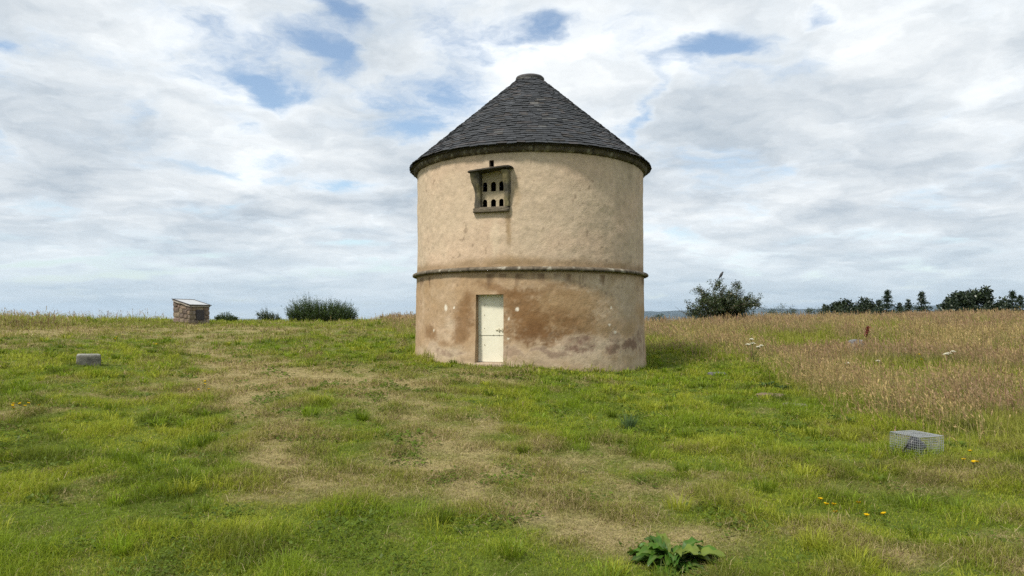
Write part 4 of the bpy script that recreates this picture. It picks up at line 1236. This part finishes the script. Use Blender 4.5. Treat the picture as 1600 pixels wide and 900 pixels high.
# dense clump right of centre: rows of (photo column, photo row of the top, distance, width in photo columns)
for (px, py, Y, wpx) in [(1296, 478, 86, 22), (1310, 473, 88, 24), (1326, 469, 90, 26), (1343, 467, 90, 24), (1356, 471, 88, 20)]:
    X, h = height_to(px, py, Y)
    pine(X, Y, h, wpx / FPX * Y * 1.9, 'dark round-topped pine in the left-hand clump on the horizon', group='pines of the left-hand clump')
for (px, py, Y, wpx) in [(1481, 466, 80, 26), (1499, 458, 82, 28), (1518, 455, 84, 30), (1540, 452, 83, 32), (1556, 468, 80, 26)]:
    X, h = height_to(px, py, Y)
    pine(X, Y, h, wpx / FPX * Y * 1.9, 'tall dark pine in the big right-hand clump on the horizon', group='pines of the right-hand clump')
for (px, py, Y, lab, ln_) in [(1383, 456, 84, 'ragged wind-swept spruce just right of the left pine clump', .03), (1373, 470, 86, 'small bushy spruce between the left pine clump and the ragged spruce', 0), (1406, 473, 84, 'lowest of three spruces standing between the two pine clumps', 0),
                              (1419, 469, 82, 'middle spruce of three between the two pine clumps', 0), (1440, 457, 80, 'tallest pointed spruce of three between the two pine clumps', 0), (1580, 455, 76, 'pointed spruce right of the big pine clump', .02), (1594, 463, 76, 'lower spruce at the right edge of the view', 0)]:
    X, h = height_to(px, py, Y)
    conifer(X, Y, h, px, lab, lean=ln_, spread=.46)
for (px, py, Y, wpx, lab) in [(1230, 474, 60, 26, 'small grey-green shrub on the ridge right of the hawthorn'), (1207, 484, 66, 26, 'low green shrub close beside the hawthorn'), (1262, 483, 70, 24, 'low shrub on the ridge left of the pine clump'), (1283, 481, 74, 20, 'dark shrub at the left foot of the pine clump'),
                              (1570, 472, 74, 16, 'low bush between the big pine clump and the pointed spruce'), (1466, 478, 80, 18, 'low bush at the left foot of the big pine clump'), (1028, 490, 46, 24, 'small spiky green shrub behind the right edge of the tower'), (1460, 484, 72, 16, 'scrubby bush between the spruces and the big pine clump')]:
    X, h = height_to(px, py, Y)
    pine(X, Y, max(h, .5), wpx / FPX * Y * 1.2, lab, 'shrub', dark=(.025, .04, .016), light=(.065, .085, .035), n=700, cat='shrub', leaf=.10, lumps=6)

# the low scrub that joins them into a dark strip
for k in range(26):
    px = 1190 + k * 16.4 + rng.uniform(-5, 5); Y = rng.uniform(66, 78)
    X, h = height_to(px, rng.uniform(477, 484), Y)
    pine(X, Y, max(h, .5), rng.uniform(22, 36) / FPX * Y * 1.3, 'low bush in the strip of dark scrub under the pines on the right ridge', 'shrub', 'scrub under the pines', dark=(.016, .028, .012), light=(.048, .065, .026), n=900, cat='shrub', leaf=.11, lumps=7)

# --- broom bushes: many upright whippy shoots
def broom(X, Y, wx, wy, h, n, label, name='broom_bush', dark=(.020, .040, .008), light=(.075, .120, .020), cat='bush'):
    zb_ = float(ground(X, Y)); t = thing(name, (X, Y, zb_), label, cat)
    S_ = Strands(); st = Strands()
    a = rng.uniform(0, 6.28, n); r_ = np.sqrt(rng.random(n))
    bx = X + np.cos(a) * r_ * wx / 2 * .84; by = Y + np.sin(a) * r_ * wy / 2 * .72
    lump = .50 + .88 * fbm((bx - X) * 1.9 + X, (by - Y) * 1.2, seed=int(abs(X) * 7) % 50, octaves=3)
    hh = h * np.clip(1.06 - r_ ** 2.2 * .62, .2, 1) * lump * rng.uniform(.62, 1.08, n)
    phi = a + rng.normal(0, .35, n)
    lean = np.clip(.08 + .36 * r_ + rng.normal(0, .12, n), 0, .9)
    P_ = np.stack([bx, by, ground(bx, by)], -1)
    c = leaf_mix(n, dark, light)
    S2 = blade_mesh(P_, phi, hh * 1.1, np.full(n, .014), lean, np.tile([.05, .05, .025], (n, 1)), c, .3)
    st.add(*S2)
    v5 = S2[0].reshape(-1, 5, 3); m_ = (v5[:, 2] + v5[:, 3]) / 2
    k = 26
    tt = rng.uniform(.0, 1, (n, k)) ** .75
    lo = P_[:, None] * (1 - tt[..., None]) + m_[:, None] * tt[..., None]
    t2 = rng.uniform(0, 1, (n, k))
    hi = m_[:, None] * (1 - t2[..., None]) + v5[:, 4][:, None] * t2[..., None]
    pick = rng.random((n, k)) < .4
    C_ = np.where(pick[..., None], lo, hi).reshape(-1, 3) + rng.normal(0, .018, (n * k, 3)); 
    v, q, cc = leaf_quads(C_, np.full(n * k, .06), np.repeat(c, k, 0) * rng.uniform(.8, 1.2, (n * k, 1)), aspect=.32)
    put('foliage', v, q, M_LEAF, t, cc)
    st.put('stems', M_LEAF, t)
    return t
def bush_at(px0, px1, pyt, pyb, Y, n, label, **k):
    X = far_xyz((px0 + px1) / 2, Y); zb_ = float(ground(X, Y)); ztop = EYE - (pyt - HZ) / FPX * Y
    return broom(X, Y, (px1 - px0) / FPX * Y, (px1 - px0) / FPX * Y * .6, max(.3, ztop - zb_), n, label, **k)
bush_at(444, 562, 463, 506, 37.5, 1700, 'big dark green broom bush with upright shoots left of the tower')
bush_at(336, 372, 486, 502, 37, 300, 'small rounded dark bush just right of the stone plinth', dark=(.025, .045, .014), light=(.07, .105, .03))
bush_at(404, 440, 482, 502, 38, 200, 'low straggly bush left of the big broom bush', dark=(.03, .045, .016), light=(.075, .10, .035))
X, h = height_to(402, 488, 52)
pine(X, 52, max(h, .6), .55, 'tiny dark bush top showing over the crest right of the plinth', 'shrub', n=300, cat='shrub', leaf=.09, lumps=4)
# far dark wood over the left crest
Cw, cw = [], []
for k in range(150):
    a = rng.uniform(-35.2, -21.5); D_ = rng.uniform(430, 520); X, Y = D_ * math.sin(R_(a)), D_ * math.cos(R_(a))
    e_ = sstep(-36, -31, a) ; h = rng.uniform(22.5, 27.5) * (1 - .25 * sstep(-27, -22, a)) * (.75 + .25 * e_)
    zb_ = float(ground(X, Y)); n_ = 150
    f_ = rng.random(n_); rl = h * .2 * (1 - f_) ** .8 + .4; aa_ = rng.uniform(0, 6.28, n_)
    Cw.append(np.stack([X + np.cos(aa_) * rl, Y + np.sin(aa_) * rl, zb_ + h * f_], -1)); cw.append(np.tile(np.array([.018, .030, .014]) * rng.uniform(.7, 1.4), (n_, 1)))
Cw = np.concatenate(Cw); v, q, c = leaf_quads(Cw, np.full(len(Cw), 3.0), np.concatenate(cw), aspect=.5)
tag(put('distant_wood', v, q, M_LEAF, None, c), 'far dark conifer wood just showing over the left crest', 'wood', kind='stuff')
# small post beyond the crest left of the tower
x, y = far_xyz(596, 40), 40.0; z = float(ground(x, y))
mb = MB(); mb.tube([(x, y, z - .1), (x, y, z + .36)], .035, 8, (.55, .54, .5)); v_, f_ = rounded_block((.19, .12, .14), 4, 4, .02, 9); mb.add(v_ + np.array([x, y, z + .41]), f_, (.05, .045, .045))
tag(mb.put('marker_post', M_STONE, None, False, (x, y, z)), 'tiny dark-topped post beyond the crest left of the tower', 'post')

# ------------------------------------------------------------------ broad-leaved dock at the bottom of the view
def broad_leaf(base, az, ln_, wd, rise, droop, c, twist=0.0, m_=9, k_=5):
    """one wavy leaf: midrib arching up and out from the base"""
    h = np.array([math.cos(az), math.sin(az), 0]); s = np.array([-math.sin(az), math.cos(az), 0])
    vs = []; cs = []
    for i_ in range(m_):
        t = i_ / (m_ - 1)
        p = base + h * ln_ * (t * math.cos(rise) + .10 * t * t) + UPZ * ln_ * (t * math.sin(rise) - droop * t * t)
        wv_ = wd * (math.sin(math.pi * min(1, t ** .72 * .985)) ** .8) * (1 if t < .98 else .15)
        wv_ = max(wv_, .008)
        sl_ = s * math.cos(twist) + UPZ * math.sin(twist)
        for j in range(k_):
            q = (j / (k_ - 1) - .5) * 2
            vs.append(p + sl_ * q * wv_ / 2 + UPZ * (abs(q) * wv_ * .22 + .012 * math.sin(t * 17 + q * 2 + az * 3) * abs(q)))
            vein = .5 if j == k_ // 2 else 0
            edge = .14 * math.sin(t * 9 + az * 5 + q)
            cs.append(np.asarray(c) * (1 + edge) * (1 - vein) + np.array([.17, .22, .07]) * vein)
    f = [(i_ * k_ + j, i_ * k_ + j + 1, (i_ + 1) * k_ + j + 1, (i_ + 1) * k_ + j) for i_ in range(m_ - 1) for j in range(k_ - 1)]
    return vs, f, cs
M_DOCK = leafy('broad green leaves', .34, .03, .4)
def rosette(name, spot, radius, n, label, cat, pal, rise=(.25, 1.0), wdt=.34, group=None, loc_h=0.0, elong=1.0):
    x, y, z = spot
    t = thing(name, (x, y, z), label, cat, group)
    lv = MB(); stk = MB()
    for k in range(n):
        az = k * 2.399 + rng.uniform(-.3, .3); ln_ = radius * rng.uniform(.62, 1.12) * (1 + (elong - 1) * abs(math.cos(az)))
        b_ = np.array([x + math.cos(az) * radius * .10 + rng.uniform(-.3, .3) * radius * .5 * (elong > 1), y + math.sin(az) * radius * .08, z + .0])
        rs = rng.uniform(*rise); ln_ *= 1 - .38 * max(0, rs - .55)
        h = np.array([math.cos(az) * math.cos(rs), math.sin(az) * math.cos(rs), math.sin(rs)])
        s0 = b_ + h * ln_ * .22
        stk.tube([b_, (b_ + s0) / 2, s0], [.006, .005, .004], 5, (.16, .17, .06))
        c = np.array(pal[rng.integers(0, len(pal))]) * rng.uniform(.8, 1.2)
        v_, f_, c_ = broad_leaf(s0, az, ln_ * .82, ln_ * wdt * rng.uniform(.85, 1.2), rs * .85, rng.uniform(.30, .62), c, rng.uniform(-.4, .4))
        lv.add(v_, f_, np.array(c_))
    lv.put('leaves', M_DOCK, t, True); stk.put('leaf_stalks', M_DOCK, t)
    return t
DGREENS = [(.060, .145, .012), (.048, .120, .014), (.080, .165, .016), (.040, .095, .010), (.13, .175, .025)]
dx_, dy_, dz_ = SPOTS['dock']
rosette('dock_plant', (dx_, dy_, dz_),   .27, 64, 'clump of broad glossy green dock leaves at the bottom of the view', 'plant', DGREENS, (.2, 1.1), .30, elong=1.2)
WEED = [(.045, .085, .018), (.06, .11, .022), (.035, .065, .016)]
for (px, py, r_, n, lab) in [(1197, 607, .26, 16, 'dark leafy weed beside the brown flat stone right of the tower'), (1222, 610, .22, 12, 'dark leafy weed just right of the brown flat stone'), (219, 692, .10, 12, 'small dark green weed in the bright grass at lower left'), (1178, 566, .24, 12, 'dark leaves at the foot of the white umbels'),
                             (1318, 660, .30, 18, 'leafy green weed at the front edge of the long grass, left of the cage'), (1398, 640, .26, 14, 'leafy green weed standing in the long grass above the cage'), (1508, 632, .34, 20, 'bushy green weed in the long grass right of the cage'), (1585, 612, .30, 16, 'green weed in the long grass at the right edge')]:
    rosette('leafy_weed', gp(px, py), r_, n, lab, 'weed', WEED if py < 650 else [(.08, .135, .02), (.06, .11, .02)], (.5, 1.3), .28)
# spiky grey-green tussock
x, y, z = gp(982, 670)
S_ = Strands(); n = 90; a = rng.uniform(0, 6.28, n); r_ = np.sqrt(rng.random(n)) * .09
bx, by = x + r_ * np.cos(a), y + r_ * np.sin(a)
c = np.array([.10, .16, .055]) * rng.uniform(.7, 1.4, n)[:, None]
S_.add(*blade_mesh(np.stack([bx, by, ground(bx, by)], -1), a, rng.uniform(.14, .34, n), np.full(n, .008), rng.uniform(.2, .9, n), c * .8, c))
tag(S_.put('grass_tussock', M_GRASS, None, (x, y, z)), 'spiky grey-green grass tussock in the lawn right of centre', 'tussock')

# ------------------------------------------------------------------ flowers
M_PETAL = leafy('petals', .25, .0)
def flower(px, py, label, group, h=.09, size=.021, col=(.75, .50, .015), name='yellow_flower'):
    x, y, z = gp(px, py)
    y2 = y + h * (y / (EYE - z)) * .9; x2 = x * y2 / y; z2 = float(ground(x2, y2))   # the head, not the foot, shows at that spot
    size = max(size, .00062 * y2)
    t = thing(name, (x2, y2, z2), label, 'flower', group)
    mb = MB(); hd = np.array([x2 + rng.normal(0, .008), y2, z2 + h])
    mb.tube([(x2, y2, z2 - .01), (x2 + rng.normal(0, .006), y2, z2 + h * .6), hd], [.003, .0025, .003], 4, (.10, .15, .03)); mb.put('stem', M_PETAL, t)
    mb = MB(); n = 13; ti = rng.normal(0, .2, 2)
    vs = [hd + UPZ * .004]; cs = [np.array(col) * .7]
    for k in range(n * 2):
        q = math.pi * k / n; r_ = size * (1 if k % 2 else .68)
        p = np.array([math.cos(q) * r_, math.sin(q) * r_, 0]); p[2] = ti[0] * p[0] + ti[1] * p[1] + .006 + rng.uniform(0, .006)
        vs.append(hd + p); cs.append(np.array(col) * rng.uniform(.85, 1.1))
    f = [(0, 1 + k, 1 + (k + 1) % (n * 2)) for k in range(n * 2)]
    vs.append(hd - UPZ * .012); cs.append(np.array([.12, .16, .03])); b_ = len(vs) - 1
    f += [(b_, 1 + (k + 1) % (n * 2), 1 + k) for k in range(n * 2)]
    mb.add(vs, f, np.array(cs)); mb.put('head', M_PETAL, t)
Z4 = [(812, 381), (903, 383), (921, 385), (950, 388), (766, 406), (726, 425), (720, 440), (965, 425), (988, 411), (1020, 428), (980, 440), (1000, 436), (1048, 413), (960, 467), (988, 468), (975, 470), (1100, 440), (1120, 448), (1063, 425)]
for a, b_ in Z4: flower(a / 4, 440 + b_ / 4, 'yellow flower in the scattered patch between the stone block and the plinth', 'yellow flowers between block and plinth', .12, .021)
for a, b_ in [(1280, 690), (1285, 705), (1305, 735), (1240, 745)]: flower(a / 4, 440 + b_ / 4, 'yellow flower in the small bunch beside the worn pale trail', 'yellow flowers beside the trail')
for a, b_ in [(63, 160), (57, 172), (65, 187), (95, 160), (133, 160), (118, 174), (183, 175)]: flower(a / 3, 600 + b_ / 3, 'yellow flower in the bunch at the left edge of the view', 'yellow flowers at the left edge')
for a, b_ in [(1281, 812), (1290, 820), (1303, 821), (1306, 836), (1340, 815), (1354, 839), (1381, 833)]: flower(a, b_, 'yellow flower in the green lawn right of the dock leaves', 'yellow flowers right of the dock')
for a, b_ in [(708, 355), (760, 371), (783, 369), (752, 312)]: flower(1300 + a / 3.46, 640 + b_ / 3.46, 'yellow flower in the lawn just below the wire cage', 'yellow flowers below the cage')
for a, b_ in [(1305, 491), (1312, 493), (1299, 495), (1396, 491), (1402, 492), (1409, 491), (1524, 486), (1531, 487), (1536, 484), (1285, 493), (1350, 505), (1373, 529), (1258, 490), (1266, 487)]:
    flower(a, b_ + 7, 'tall yellow flower among the dry grass heads along the right ridge', 'yellow flowers on the right ridge', .55, .03)
for a, b_ in [(1576, 583), (1585, 577), (1436, 604), (1439, 612), (1584, 595)]: flower(a, b_ + 14, 'yellow flower standing in the long grass above the wire cage', 'yellow flowers in the long grass', .4, .028)
for a, b_ in [(557, 517), (573, 511), (576, 520), (564, 527), (578, 523), (585, 516), (700 / 5.714 + 400, 507)]: flower(a, b_, 'yellow flower near the crest between the broom bush and the tower', 'yellow flowers by the broom bush', .2, .03)

def umbel(px, py, label, heads, h=.7, name='white_umbel_flower', ratio=1.0, group=None):
    x, y, z = gp(px, py)
    t = thing(name, (x, y, z), label, 'flower', group)
    st = MB()
    for (ox, oz, r_) in heads:
        top = np.array([x + ox, y + rng.uniform(-.06, .06), z + oz])
        st.tube([(x, y, z), (x + ox * .3, y, z + oz * .5), top], [.007, .006, .004], 5, (.12, .16, .05))
        hd = MB(); n = 60
        for k in range(n):
            a = rng.uniform(0, 6.28); q = math.sqrt(rng.random()) * r_
            p = top + np.array([math.cos(a) * q, math.sin(a) * q, .02 + .03 * (1 - (q / r_) ** 2)])
            s_ = r_ * .17
            hd.add([p + (s_, 0, 0), p + (0, s_, .004), p + (-s_, 0, 0), p + (0, -s_, -.004)], [(0, 1, 2, 3)], (.66, .64, .52))
            if k % 4 == 0: hd.tube([top - UPZ * .02, p], [.0025, .002], 3, (.15, .2, .07), False)
        hd.put('flower_head', M_PETAL, t)
    st.put('stems', M_PETAL, t)
umbel(1176, 566, 'white flat-topped umbels on a leafy stalk right of the tower', [(-.12, .47, .07), (.02, .50, .08), (-.02, .62, .06), (.14, .40, .06), (.24, .44, .06)])
umbel(1482, 574, 'cream umbels low in the dry grass far right', [(-.1, .28, .06), (.02, .30, .07), (.14, .34, .06)])
umbel(1372, 584, 'single white umbel in the dry grass left of the cream umbels', [(0, .3, .05)])
umbel(1323, 588, 'single white umbel in the dry grass below the grey slab', [(0, .3, .05)])

# red-brown dock seed stalk
x, y, z = gp(1354, 538)
t = thing('dock_stalk', (x, y, z), 'upright rust-red dock seed stalk standing in the dry grass', 'plant')
mb = MB(); mb.tube([(x - .03, y, z), (x, y, z + .25), (x + .05, y, z + .58)], [.012, .010, .005], 6, (.17, .055, .03)); mb.put('stem', M_LEAF, t)
tt = rng.random(320); C_ = np.stack([x - .03 + .09 * tt + rng.normal(0, .024, 320), y + rng.normal(0, .028, 320), z + .26 + .34 * tt], -1)
v, q, c = leaf_quads(C_, np.full(320, .045), np.array([.20, .045, .028]) * rng.uniform(.6, 1.3, (320, 1)), aspect=.7)
put('seed_head', v, q, M_LEAF, t, c)
